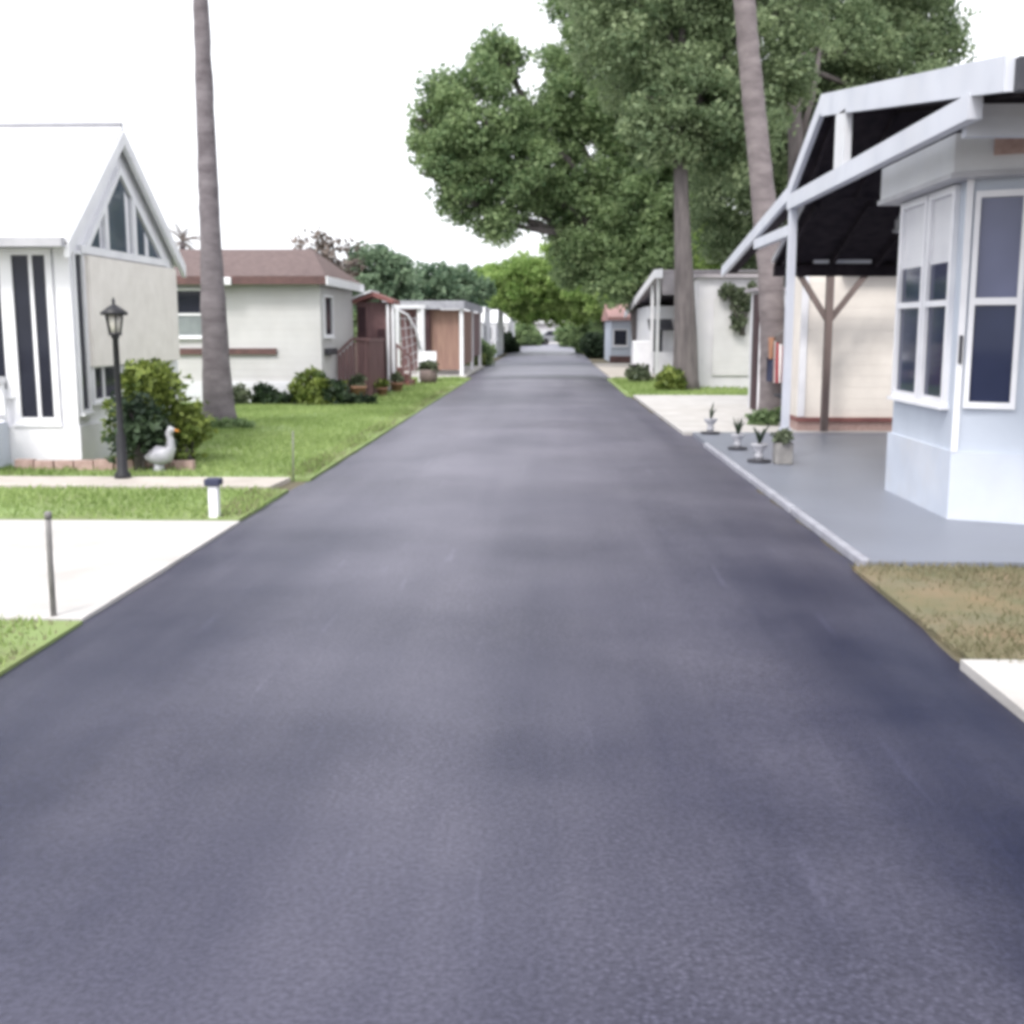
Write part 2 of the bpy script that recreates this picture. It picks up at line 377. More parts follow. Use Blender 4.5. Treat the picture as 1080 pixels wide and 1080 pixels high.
def tree(label, base, lobes, mat, trunk_pts, trunk_r, limbs=(), bark=TREEBARK, dens=1.0, leaf=.13, clump=.75, per=70, group=None, name='broadleaf_tree', cat='tree'):
    t = thing(name, label, cat, base, group)
    mb = MB(); mb.tube(trunk_pts, trunk_r, 12, .06)
    top = np.array(trunk_pts[-1])
    for i, L in enumerate(lobes):
        e = np.array(L[:3]); s = np.array(trunk_pts[-1 - (i % 2)], float)
        mid = (s + e) / 2 + RNG.normal(size=3) * .3; mid[2] += .2
        r = trunk_r[-1] * .8
        mb.tube([s, mid, e], [r, r * .65, r * .3], 8, .05)
        for k in range(4):
            d = RNG.normal(size=3); d /= np.linalg.norm(d); d[2] = abs(d[2]) * .5
            mb.tube([e * .6 + mid * .4, e + d * np.array(L[3:]) * .45, e + d * np.array(L[3:]) * .85], [r * .35, r * .22, r * .07], 6)
    for pts, rr in limbs: mb.tube(pts, rr, 9, .05)
    mb.build('trunk', bark, t)
    P, S, T = crown_pts(lobes, dens, leaf, clump, per)
    cards('crown', mat, P, S, T, t)
    return t

def shrub(label, base, lobes, mat, name='shrub', cat='shrub', leaf=.05, clump=.2, per=45, dens=1.0, group=None):
    t = thing(name, label, cat, base, group)
    mb = MB()
    for L in lobes:
        for k in range(3):
            d = RNG.normal(size=3) * .3
            mb.tube([(base[0] + d[0] * .2, base[1] + d[1] * .2, base[2] - .01), (L[0], L[1], L[2]), (L[0] + d[0] * L[3], L[1] + d[1] * L[4], L[2] + .6 * L[5])], [.018, .012, .005], 6)
    mb.build('stems', TREEBARK, t)
    P, S, T = crown_pts(lobes, dens, leaf, clump, per)
    P[:, 2] = np.maximum(P[:, 2], base[2] + .02)
    cards('foliage', mat, P, S, T, t)
    return t

def palm(label, path, rad, bark, crown=True, nf=26, flen=2.6, name='palm_tree', frond=FROND):
    t = thing(name, label, 'palm tree', path[0])
    # densify the path, with ring scars and slight wobble
    P = []; R = []
    for i in range(len(path) - 1):
        a, b = np.array(path[i], float), np.array(path[i + 1], float)
        k = max(2, int((b - a)[2] / .16))
        for j in range(k):
            u = j / k; P.append(a + (b - a) * u); R.append((rad[i] + (rad[i + 1] - rad[i]) * u) * random.uniform(.955, 1.04))
    P.append(np.array(path[-1], float)); R.append(rad[-1])
    MB().tube(P, R, 16, .035).build('trunk', bark, t)
    if crown:
        top = np.array(path[-1], float); pos = []; siz = []; ton = []; V = []
        mb = MB()
        for k in range(nf):
            az = 2 * pi * k / nf * 2.4 + random.uniform(-.2, .2); el = random.uniform(-.5, 1.25)
            d = np.array((cos(az) * cos(el), sin(az) * cos(el), sin(el)))
            pts = []; p = top.copy(); dd = d.copy()
            for j in range(9):
                pts.append(p.copy()); p = p + dd * flen / 8; dd = dd + np.array((0, 0, -.13)); dd /= np.linalg.norm(dd)
            side = np.cross(pts[4] - pts[0], (0, 0, 1.)); side /= (np.linalg.norm(side) + 1e-6)
            for j in range(1, 8):
                w = flen * .24 * (1 - abs(j - 4) / 6)
                for q in range(3):
                    p0 = pts[j] + (pts[j + 1] - pts[j]) * q / 3
                    for sg in (-1, 1):
                        tip = p0 + side * sg * w + (pts[j + 1] - pts[j]) * 1.1 + np.array((0, 0, -w * .35))
                        wd = (pts[j + 1] - pts[j]) * .14
                        mb._add([p0 - wd, p0 + wd, tip], [(0, 1, 2)])
            mb.tube(pts, [.03 * (1 - j / 10) for j in range(9)], 5)
        o = mb.build('crown', frond, t)
        a = o.data.attributes.new('tone', 'FLOAT', 'FACE')
        a.data.foreach_set('value', RNG.uniform(0, 1, len(o.data.polygons)).astype(np.float32))
    return t

def window(parent, axis, d, sgn, u0, u1, z0, z1, frame=WHITE, glass=GLASS, fw=.05, mull=(), vm=(), glass2=None, split=None, name='window', blind=None):
    """frame ring standing proud of the wall, glass behind it.  axis 'x': wall plane at X=d facing sgn"""
    fr = MB(); dp = .045
    a, b = (d, d + sgn * dp) if sgn > 0 else (d - dp, d)
    def bar(p0, p1, q0, q1, e=0):
        if axis == 'x': fr.box(a - (e if sgn < 0 else 0), b + (e if sgn > 0 else 0), p0, p1, q0, q1)
        else: fr.box(p0, p1, a - (e if sgn < 0 else 0), b + (e if sgn > 0 else 0), q0, q1)
    bar(u0 - fw, u0, z0 - fw, z1 + fw); bar(u1, u1 + fw, z0 - fw, z1 + fw)
    bar(u0, u1, z1, z1 + fw); bar(u0, u1, z0 - fw, z0)
    bar(u0 - fw - .02, u1 + fw + .02, z0 - fw - .03, z0 - fw, .03)
    for z in mull: bar(u0, u1, z - .025, z + .025, -.008)
    for u in vm: bar(u - .02, u + .02, z0, z1, -.012)
    w = fr.build(name, frame, parent)
    def pane(za, zb, m, nm='pane', e=.012):
        g = MB(); p, q = (d + .003, d + e) if sgn > 0 else (d - e, d - .003)
        if axis == 'x': g.box(p, q, u0, u1, za, zb)
        else: g.box(u0, u1, p, q, za, zb)
        g.build(nm, m, w)
    if split: pane(z0, split, glass); pane(split, z1, glass2 or glass)
    elif blind: pane(z0, blind, glass); pane(blind, z1, BLIND, 'blind')
    else: pane(z0, z1, glass)
    return w

# ================================================================== GROUND
def sheet(name, poly, z, mat, thick=.05):
    return struct(MB().extr(poly, z - thick, z, 'z').build(name, mat))
g = MB()
# one ground sheet to the horizon
g._add([(-600, -60, -.03), (600, -60, -.03), (600, 1200, -.03), (-600, 1200, -.03)], [(0, 1, 2, 3)])
struct(g.build('ground', DIRT))

def strip(name, y0, y1, step, xl, xr, z, mat, jit=.03, crown=.035):
    ys = np.arange(y0, y1 + step * .5, step); mb = MB(); n = 13
    vs = []
    jl = jr = 0
    for i, y in enumerate(ys):
        jl = jl * .75 + random.uniform(-jit, jit); jr = jr * .75 + random.uniform(-jit, jit)
        a, b = xl(y) + jl, xr(y) + jr
        for k in range(n):
            u = k / (n - 1); x = a + (b - a) * u
            vs.append((x, y, z + crown * (1 - (2 * u - 1) ** 2) - (.0 if 0 < k < n - 1 else .03)))
    fs = [(i * n + k, i * n + k + 1, (i + 1) * n + k + 1, (i + 1) * n + k) for i in range(len(ys) - 1) for k in range(n - 1)]
    mb._add(vs, fs, True)
    return struct(mb.build(name, mat))
def XL(y): return -2.58 - .04 * sin(y * .35)
def XR(y):
    e = 2.105 - .015 * cos(y * .5)
    if y < 7.2: e = 1.93 + .12 * max(0, (y - 4)) / 3.2
    if y > 18: e = 2.0 - .1 * sin((y - 18) * .14)
    return e
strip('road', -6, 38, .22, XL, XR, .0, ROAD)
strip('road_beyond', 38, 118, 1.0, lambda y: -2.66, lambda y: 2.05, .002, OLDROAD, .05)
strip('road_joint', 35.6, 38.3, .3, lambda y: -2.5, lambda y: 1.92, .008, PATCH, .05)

# lawns and hard standing (thin slabs)
sheet('lawn', [(-16, 9.12), (-2.55, 9.12), (-2.55, 10.95), (-16, 10.95)], .004, LAWN)
sheet('lawn', [(-16, 11.75), (-2.5, 11.75), (-2.5, 36.5), (-16, 36.5)], .004, LAWN)
sheet('lawn', [(-9, 3.0), (-2.5, 3.0), (-2.5, 5.86), (-9, 5.86)], .004, LAWN)
sheet('driveway', [(-12, 5.90), (-2.52, 5.90), (-2.52, 9.08), (-12, 9.08)], .004, CONC)
sheet('walkway', [(-12, 11.0), (-2.75, 11.0), (-2.7, 11.72), (-12, 11.72)], .02, CONC_WARM)
sheet('patio', [(2.13, 7.46), (9.5, 7.46), (9.5, 17.02), (2.13, 17.02)], .03, PATIO, .06)
sheet('dry_lawn', [(2.0, 5.26), (9, 5.26), (9, 7.42), (2.0, 7.42)], .006, DRYLAWN)
sheet('driveway', [(1.93, 1.5), (9, 1.5), (9, 5.22), (1.93, 5.22)], .022, CONC)
sheet('driveway', [(2.0, 17.06), (7, 17.06), (7, 26.7), (1.95, 26.7)], .03, CONC)
sheet('lawn', [(1.8, 26.8), (9, 26.8), (9, 36.3), (1.8, 36.3)], .006, LAWN)
sheet('driveway', [(1.95, 36.5), (9, 36.5), (9, 52), (1.95, 52)], .02, CONC_WARM)
sheet('driveway', [(-6.5, 36.9), (-2.72, 36.9), (-2.72, 48), (-6.5, 48)], .03, CONC)
# pale kerb along the patio, in two lengths with a gap
for (a, b) in ((7.5, 9.72), (9.80, 15.35)):
    k = MB()
    ys = np.linspace(a, b, 12)
    k.extr([(2.075, a), (2.14, a), (2.14, b), (2.075, b)], -.03, .038, 'z')
    struct(k.build('kerb', KERB, bevel=.012))

def blades(name, mat, rects, dens, h, w, bare=None):
    P = []
    for (x0, x1, y0, y1) in rects:
        n = int((x1 - x0) * (y1 - y0) * dens)
        P.append(np.stack([RNG.uniform(x0, x1, n), RNG.uniform(y0, y1, n), np.full(n, .0)], 1))
    P = np.concatenate(P); 
    # thin tufts: keep by a cheap wavy mask
    mask = (np.sin(P[:, 0] * 3.1 + 1.3 * np.sin(P[:, 1] * 1.7)) + np.sin(P[:, 1] * 2.3 + P[:, 0]) + RNG.normal(0, 1.0, len(P))) > (bare if bare is not None else -1.5)
    P = P[mask]; n = len(P)
    a = RNG.uniform(0, 2 * pi, n); lean = RNG.normal(0, .5, (n, 2)); hh = h * RNG.uniform(.5, 1.4, n)
    V = np.empty((n, 3, 3)); dx = np.stack([np.cos(a), np.sin(a), 0 * a], 1) * w
    V[:, 0] = P - dx; V[:, 1] = P + dx; V[:, 2] = P + np.stack([lean[:, 0] * hh, lean[:, 1] * hh, hh], 1)
    me = bpy.data.meshes.new(name)
    me.vertices.add(3 * n); me.vertices.foreach_set('co', V.ravel())
    me.loops.add(3 * n); me.loops.foreach_set('vertex_index', np.arange(3 * n, dtype=np.int32))
    me.polygons.add(n); me.polygons.foreach_set('loop_start', np.arange(0, 3 * n, 3, dtype=np.int32))
    tone = .5 + .22 * np.sin(P[:, 0] * 1.9 + np.sin(P[:, 1])) * np.sin(P[:, 1] * 1.4) + RNG.normal(0, .2, n)
    at = me.attributes.new('tone', 'FLOAT', 'FACE'); at.data.foreach_set('value', np.clip(tone, 0, 1).astype(np.float32))
    me.materials.append(mat); me.update()
    o = bpy.data.objects.new(name, me); COL.objects.link(o); o['kind'] = 'stuff'
    return o
blades('grass', GRASS, [(-9, -2.66, 9.15, 10.9), (-8, -2.66, 11.8, 24), (-5, -2.66, 3.6, 5.84)], 900, .05, .010)
blades('grass', GRASS, [(-7, -2.72, 24, 36.4), (1.95, 6, 27, 36.2)], 260, .08, .02)
blades('dry_grass', DRYGRASS, [(2.1, 5, 5.3, 7.38)], 2600, .035, .006, .2)
blades('grass', GRASS, [(-2.7, -2.53, 9.2, 10.9), (-2.7, -2.53, 11.8, 36), (-2.7, -2.53, 3.4, 5.8), (1.9, 2.1, 26.9, 36)], 1500, .05, .009, .2)
blades('dry_grass', DRYGRASS, [(1.98, 2.12, 5.25, 7.4), (2.1, 3.5, 7.37, 7.45), (2.1, 3.2, 5.16, 5.3)], 1800, .04, .007, -.4)
blades('dry_grass', DRYGRASS, [(-3.2, -2.52, 3.4, 5.5), (-2.9, -2.52, 5.5, 5.85), (-2.9, -2.56, 9.2, 10.9), (-2.85, -2.55, 11.8, 30)], 1500, .035, .007, -.6)

# ================================================================== LEFT COTTAGE
ct = thing('cottage', 'small white gabled cottage with tall dark windows and a triangular gable window', 'house', (-5.35, 12.75, 0))
EZ = 2.56; RY = 14.32; RZ = 3.93
MB().extr([(12.75, 0), (16.35, 0), (16.35, EZ), (RY, RZ - .04), (12.75, EZ)], -12.5, -5.35, 'x').build('wall', WHITE, ct)
rf = MB()
def slab(mb, y0, z0, y1, z1, x0, x1, t): mb.extr([(y0, z0), (y1, z1), (y1, z1 + t), (y0, z0 + t)], x0, x1, 'x'); return mb
slab(rf, 12.48, 2.46, RY, RZ + .0, -12.8, -5.24, .07); slab(rf, 16.5, 2.43, RY + .001, RZ, -12.8, -5.24, .07)
roof = rf.build('roof', ROOF_WHITE, ct)
MB().tube([(-12.8, RY, RZ + .085), (-5.24, RY, RZ + .085)], .035, 8).build('ridge_cap', GUTTER, roof)
MB().box(-12.8, -5.26, 12.37, 12.48, 2.43, 2.53).build('gutter', GUTTER, roof)
rk = MB()
rk.extr([(12.48, 2.32), (RY, RZ - .15), (RY, RZ + .02), (12.48, 2.48)], -5.28, -5.22, 'x')
rk.extr([(16.5, 2.28), (RY + .001, RZ - .15), (RY + .001, RZ + .02), (16.5, 2.45)], -5.281, -5.221, 'x')
rk.build('rake_board', WHITE, roof)
# gable window: three panes under the rake
sl = (RZ - EZ) / (RY - 12.75)
def ztop(y): return EZ + (y - 12.75) * sl - .50 if y <= RY else EZ + (16.35 - y) * ((RZ - EZ) / (16.35 - RY)) - .50
gw = MB()
for (a, b) in ((13.02, 13.14), (13.84, 13.95), (15.08, 15.19)):
    pass
gw.extr([(13.0, 2.40), (15.98, 2.40), (15.98, 2.49), (13.0, 2.49)], -5.35, -5.29, 'x')
for yv in (13.78, 14.72): gw.extr([(yv - .045, 2.49), (yv + .045, 2.49), (yv + .045, ztop(yv + .045) + .03), (yv - .045, ztop(yv - .045) + .03)], -5.35, -5.285, 'x')
gw.extr([(13.14, 2.49), (13.25, 2.49), (RY, ztop(RY)), (RY, ztop(RY) + .09)], -5.35, -5.288, 'x')
gw.extr([(15.83, 2.49), (15.70, 2.49), (RY, ztop(RY)), (RY, ztop(RY) + .09)], -5.35, -5.2881, 'x')
gwo = gw.build('gable_window', WHITE, ct)
MB().extr([(13.25, 2.49), (13.735, 2.49), (13.735, ztop(13.735))], -5.345, -5.33, 'x').build('pane', GLASS_GABLE, gwo)
MB().extr([(13.825, 2.49), (14.675, 2.49), (14.675, ztop(14.675)), (RY, ztop(RY)), (13.825, ztop(13.825))], -5.345, -5.33, 'x').build('pane', GLASS_GABLE, gwo)
MB().extr([(14.765, 2.49), (15.70, 2.49), (14.765, ztop(14.765))], -5.345, -5.33, 'x').build('pane', GLASS_GABLE, gwo)
# curtains seen in the gable panes
for (a, b) in ((13.63, 13.70), (14.5, 14.62), (15.15, 15.28)):
    MB().extr([(a, 2.5), (b, 2.5), (b, ztop(b) - .06), (a, ztop(a) - .06)], -5.329, -5.325, 'x').build('curtain', BLIND, gwo)
MB().box(-5.35, -5.27, 13.12, 16.2, 1.12, 2.38).build('storm_panel', BEIGE_PANEL, ct)
window(ct, 'x', -5.35, 1, 13.2, 14.0, .74, 1.10, vm=(13.5,), fw=.04)
window(ct, 'x', -5.35, 1, 14.15, 15.6, .74, 1.10, vm=(14.6, 15.1), fw=.04)
window(ct, 'x', -5.35, 1, 12.83, 13.04, .64, 2.38, fw=.04)
for (a, b, z0) in ((-5.98, -5.60, .56), (-7.3, -6.12, .88), (-9.4, -8.2, .88)):
    window(ct, 'y', 12.75, -1, a, b, z0, 2.36, vm=((a + b) / 2 + .02,) if b - a < .5 else (a + .4, a + .8), fw=.07)
MB().box(-12.52, -5.31, 12.70, 16.39, 0, .46).build('skirting', WHITE, ct)
MB().box(-5.50, -5.33, 12.715, 12.78, .46, 2.45).build('corner_trim', WHITE, ct)

st = thing('porch_steps', 'white porch steps with a railing against the cottage side', 'steps', (-6.5, 12.3, 0))
for i in range(3): MB().box(-7.5, -6.12, 12.68 - .28 * (3 - i), 12.68 - .28 * (2 - i), .02, .17 * (i + 1)).build('step', SKIRT, st)
rl = MB()
for y in (11.86, 12.26, 12.64): rl.box(-6.18, -6.13, y, y + .045, .02, 1.0)
rl.box(-6.19, -6.12, 11.84, 12.69, .95, 1.02); rl.box(-6.17, -6.14, 11.86, 12.68, .55, .60)
rl.build('railing', WHITE, st)
bk = thing('brick_edging', 'low pinkish brick edging at the foot of the white cottage', 'brick edging', (-5.3, 12.4, 0))
b_ = MB()
for i in range(9):
    x = -5.95 + i * .225; b_.box(x, x + .205, 12.40 + random.uniform(-.01, .01), 12.5, 0, .10 + random.uniform(0, .02))
for i in range(4):
    y = 12.55 + i * .225; b_.box(-4.93, -4.83, y, y + .205, 0, .10 + random.uniform(0, .02))
b_.build('brick_row', PINK_BRICK, bk)

# lamp post
lp = thing('lamp_post', 'black lantern lamp post standing in front of the cottage shrub', 'lamp post', (-4.43, 11.6, 0))
MB().lathe([(.085, 0), (.085, .06), (.055, .10), (.05, .45), (.033, .50), (.030, 1.45), (.045, 1.47), (.03, 1.50)], (-4.43, 11.6, 0), 14).build('post', BLACK, lp)
ln = MB().lathe([(.055, 1.50), (.085, 1.70)], (-4.43, 11.6, 0), 6).build('lantern', LANTERN, lp)
MB().lathe([(.14, 1.69), (.145, 1.715), (.05, 1.78), (.015, 1.80), (.02, 1.83), (.004, 1.87)], (-4.43, 11.6, 0), 6).build('lantern_cap', BLACK, ln)
ca = MB()
for k in range(6):
    a = 2 * pi * k / 6; ca.beam((-4.43 + .058 * cos(a), 11.6 + .058 * sin(a), 1.5), (-4.43 + .09 * cos(a), 11.6 + .09 * sin(a), 1.70), .012, .012)
ca.lathe([(.07, 1.485), (.07, 1.51)], (-4.43, 11.6, 0), 6)
ca.build('lantern_frame', BLACK, ln)

shrub('dense green shrub with yellowish leaves behind the black lamp post', (-4.75, 12.95, 0),
      [(-4.66, 12.95, .75, .30, .32, .42), (-4.5, 12.95, .95, .24, .25, .28), (-4.72, 12.85, .4, .22, .25, .35)], LEAF_Y, leaf=.055)
shrub('low dark green shrub right at the foot of the lamp post', (-4.5, 12.35, 0),
      [(-4.48, 12.4, .36, .24, .22, .34), (-4.55, 12.3, .55, .15, .18, .22)], LEAF_DK, leaf=.05)
shrub('small yellow green bush between the white goose and the palm', (-4.2, 13.1, 0),
      [(-4.33, 13.1, .40, .22, .24, .34), (-4.2, 13.2, .45, .15, .18, .22)], LEAF_Y, leaf=.05)

# white goose ornament
gs = thing('goose_statue', 'white goose garden ornament on the lawn beside the cottage shrub', 'ornament', (-4.27, 12.25, 0))
bd = MB()
bd.tube([(-4.42, 12.25, .16), (-4.36, 12.25, .17), (-4.27, 12.25, .18), (-4.18, 12.25, .20), (-4.135, 12.25, .27), (-4.13, 12.25, .36), (-4.15, 12.25, .43), (-4.12, 12.25, .47), (-4.08, 12.25, .465)],
        [.02, .07, .115, .10, .06, .038, .036, .045, .02], 14)
bd.tube([(-4.27, 12.25, .0), (-4.27, 12.25, .1)], [.07, .05], 10)
g1 = bd.build('body', CERAMIC, gs)
MB().tube([(-4.09, 12.25, .465), (-4.03, 12.25, .45)], [.018, .008], 8).build('beak', ORANGE, gs)

# stakes and post at the kerb
MB_ = MB().tube([(-2.70, 5.96, -.02), (-2.705, 5.97, .30), (-2.70, 5.97, .56)], [.017, .017, .016], 8)
MB_.lathe([(.021, .54), (.021, .575), (.008, .58)], (-2.70, 5.97, 0), 8)
tag(MB_.build('marker_stake', STAKE), 'thin grey metal stake at the near corner of the white driveway', 'stake')
ms = MB().tube([(-2.68, 11.75, -.02), (-2.67, 11.75, .5)], [.008, .007], 6)
tag(ms.build('marker_stake', STAKE), 'thin faint rod in the lawn edge at the end of the walkway', 'stake')
pp = thing('utility_post', 'short white post with a dark blue cap beside the white driveway', 'post', (-2.78, 9.26, 0))
MB().box(-2.82, -2.74, 9.22, 9.30, -.02, .27).build('post', WHITE, pp, bevel=.008)
MB().box(-2.845, -2.715, 9.195, 9.325, .27, .33).build('cap', FLAGBLUE, pp, bevel=.012)

palm('tall grey palm trunk rising from the left lawn near the cottage',
     [(-5.27, 18, -.03), (-5.27, 18, .25), (-5.28, 18, 1.0), (-5.29, 18, 2.9), (-5.29, 18, 6.5), (-5.27, 18, 10.6)], [.33, .27, .22, .165, .115, .11], BARK, nf=30)
shrub('tuft of dark grass round the base of the left palm', (-5.27, 17.7, 0), [(-5.27, 17.68, .06, .42, .14, .08), (-4.9, 17.75, .05, .2, .16, .07)], LEAF_B, 'grass_tuft', 'grass', .05, .1, 30)

# ================================================================== HOUSE WITH RED BROWN ROOF
h2 = thing('mobile_home', 'white mobile home with a red brown shingle roof behind the palm', 'house', (-7.5, 24, 0))
MB().box(-12, -4.8, 24, 28, 0, 2.58).build('wall', WHITE_SIDING, h2)
r2 = MB()
ea = [(-12.3, 23.7), (-4.6, 23.7), (-4.6, 28.3), (-12.3, 28.3)]
r2._add([(x, y, 2.56) for x, y in ea] + [(x, y, 2.63) for x, y in ea] + [(-11.4, 26, 3.32), (-5.35, 26, 3.32)],
        [(3, 2, 1, 0), (0, 1, 5, 4), (1, 2, 6, 5), (2, 3, 7, 6), (3, 0, 4, 7), (4, 5, 9, 8), (5, 6, 9), (6, 7, 8, 9), (7, 4, 8)])
r2o = r2.build('roof', MAUVE_ROOF, h2)
MB().box(-12.3, -4.6, 23.66, 23.70, 2.46, 2.62).build('fascia', BROWN_TRIM, r2o)
MB().box(-4.6, -4.56, 23.66, 28.3, 2.44, 2.62).build('end_fascia', WHITE, r2o)
MB().box(-6.95, -6.55, 23.58, 23.657, 2.44, 2.60).build('security_light', WHITE, h2, bevel=.02)
window(h2, 'y', 24, -1, -7.95, -7.28, 1.42, 2.34, split=1.85, glass=BLIND_GREY, glass2=GLASS, fw=.05, mull=(1.85,))
window(h2, 'x', -4.8, 1, 24.35, 25.2, 1.43, 2.22, fw=.05)
window(h2, 'y', 24, -1, -10.6, -9.4, 1.42, 2.34, fw=.05, mull=(1.85,))
MB().box(-7.95, -5.74, 23.93, 23.999, 1.02, 1.15).build('belt_board', BROWN_TRIM, h2)
MB().box(-12.02, -4.76, 23.96, 28.02, 0, .45).build('skirting', PALE_SIDING, h2)
MB().box(-4.79, -4.68, 24.3, 25.2, 1.0, 1.14).build('window_box', DARKGREY, h2, bevel=.01)
for i, (x, w, m, lb) in enumerate(((-4.95, .32, LEAF_Y, 'tall yellowish bush beside the maroon railing'), (-4.5, .24, LEAF_DK, 'dark bush tucked under the maroon railing'),
                          (-5.85, .2, LEAF_DK, 'small dark plant against the white mobile home wall'), (-6.45, .16, LEAF_E, 'pale grey green plant at the mobile home foot next to the palm'))):
    shrub(lb, (x, 23.4, 0), [(x, 23.4, w * 1.1, w, w * .8, w * 1.05), (x + w * .7, 23.3, w * .6, w * .7, w * .6, w * .6)], m, leaf=.06, clump=.18)
shrub('long low planting of dark leaves in front of the mobile home', (-5.4, 23.6, 0), [(-5.9 + i * .5, 23.6, .1, .3, .15, .12) for i in range(5)], LEAF_DK, 'planting', 'plants', .05, .12, 30)

# ================================================================== MAROON PORCH
mp_ = thing('maroon_porch', 'maroon boarded porch with a dark doorway beyond the white mobile home', 'porch', (-4.4, 28, 0))
MB().box(-4.74, -3.92, 28.2, 29.0, 0, 2.2).build('wall', MAROON, mp_)
MB().box(-4.70, -4.52, 28.14, 28.199, .3, 2.08).build('door', MAROON_DARK, mp_)
MB().box(-4.22, -4.05, 28.14, 28.199, .1, 1.55).build('shutter', MAROON_DARK, mp_)
MB().box(-3.919, -3.89, 28.3, 28.9, .5, 1.95).build('lattice', PALE_SIDING, mp_)
MB().extr([(-4.85, 2.14), (-4.3, 2.33), (-3.8, 2.15), (-3.8, 2.24), (-4.3, 2.43), (-4.85, 2.22)], 27.9, 29.2, 'y').build('roof', RED_TRIM, mp_)
MB().extr([(-5.0, 2.16), (-4.85, 2.23), (-4.32, 2.44), (-4.32, 2.48), (-4.85, 2.29), (-5.0, 2.22)], 27.8, 29.2, 'y').build('awning', WHITE, mp_)
ra = MB()
for i in range(8):
    x = -4.74 + i * .085; top = .98 + min(.34, i * .07)
    ra.box(x, x + .07, 25.5, 25.53, .06, top)
ra.beam((-4.75, 25.48, 1.0), (-4.4, 25.48, 1.33), .05, .06); ra.beam((-4.4, 25.48, 1.33), (-4.06, 25.48, 1.33), .05, .06); ra.box(-4.74, -4.08, 25.535, 25.57, .25, .33)
ra.box(-4.10, -4.04, 25.57, 28.1, 1.27, 1.33)
for i in range(14): ra.box(-4.09, -4.05, 25.65 + i * .18, 25.76 + i * .18, .06, 1.27)
ra.build('railing', MAROON, mp_)
for x in (-3.98, -3.86): MB().box(x, x + .06, 28.0, 28.08, 0, 2.15).build('post', WHITE, mp_)
for i, (x, y, s, lb) in enumerate(((-4.55, 25.0, .9, 'tan flower pot below the middle of the maroon railing'), (-4.22, 25.1, 1.2, 'largest tan flower pot at the right end of the maroon railing'),
                       (-3.85, 26.2, .85, 'smallest tan pot in front of the maroon porch wall'), (-3.72, 27.8, 1.0, 'brown flower pot beside the white porch posts'))):
    pt = thing('flower_pot', lb, 'flower pot', (x, y, 0), 'flower pots before the maroon porch')
    MB().lathe([(.10 * s, 0), (.15 * s, .22 * s), (.165 * s, .22 * s), (.165 * s, .26 * s), (.14 * s, .26 * s)], (x, y, 0), 14).build('pot', TERRA, pt)
    P, S, T = crown_pts([(x, y, .34 * s, .13 * s, .13 * s, .12 * s)], 1, .04, .1, 30)
    cards('plant', LEAF_E if i % 2 else LEAF_Y, P, S, T, pt)

# white screen, red brown steps and a barrel between the porch and the carport
ws = thing('garden_screen', 'white lattice garden screen with slanting braces between the maroon porch and the carport', 'screen', (-4.2, 33.5, 0))
for x in (-4.72, -3.98): MB().box(x, x + .1, 33.5, 33.6, 0, 2.15).build('post', PALE_SIDING, ws)
MB().box(-4.75, -3.85, 33.49, 33.61, 2.151, 2.25).build('top_rail', PALE_SIDING, ws)
lt = MB()
for i in range(6): lt.beam((-4.62, 33.53, .35 + i * .3), (-3.98, 33.53, .75 + i * .22), .05, .02)
for i in range(4): lt.beam((-4.62 + i * .16, 33.56, 1.9), (-4.5 + i * .16, 33.56, .3), .035, .02)
lt.build('lattice', GUTTER, ws)
MB().tube([(-4.62, 33.42, 2.1), (-4.35, 33.42, 1.95), (-4.12, 33.42, 1.55), (-4.0, 33.42, .95)], .035, 8).build('brace', GUTTER, ws)
ws.location.x += .22
wd = thing('wooden_steps', 'red brown wooden steps with a handrail just beyond the maroon porch', 'steps', (-3.9, 31.4, 0))
for i in range(4): MB().box(-4.45 + i * .17, -3.75, 31.0, 31.9, .17 * (i), .17 * (i + 1) - .01).build('step', RED_TRIM, wd) if i == 0 else MB().box(-4.45, -3.75 - i * .17, 31.0, 31.9, .17 * i, .17 * (i + 1) - .01).build('step', RED_TRIM, wd)
hr = MB()
for i in range(4): hr.box(-3.80 - i * .19, -3.75 - i * .19, 30.95, 31.0, .0, .75 + i * .17)
hr.beam((-3.72, 30.97, .76), (-4.42, 30.97, 1.36), .05, .07)
hr.build('handrail', MAROON, wd)
br_ = thing('barrel_planter', 'dark barrel with a pale plant at the foot of the red brown steps', 'planter', (-3.42, 32.2, 0))
MB().lathe([(.20, 0), (.26, .2), (.25, .42), (.22, .42)], (-3.42, 32.2, 0), 16).build('barrel', BROWN_POST, br_)
P, S, T = crown_pts([(-3.42, 32.2, .5, .24, .22, .16)], 1, .05, .12, 35); cards('plant', LEAF_E, P, S, T, br_)
ch = thing('lawn_chair', 'white plastic garden chair in front of the lattice screen', 'chair', (-3.55, 33.2, 0))
MB().box(-3.80, -3.32, 32.95, 33.4, .40, .44).build('seat', WHITE, ch)
MB().extr([(33.4, .44), (33.46, .44), (33.56, .9), (33.50, .9)], -3.80, -3.32, 'x').build('backrest', WHITE, ch)
for x in (-3.80, -3.37):
    for y in (32.95, 33.35): MB().box(x, x + .05, y, y + .05, 0, .40).build('leg', WHITE, ch)

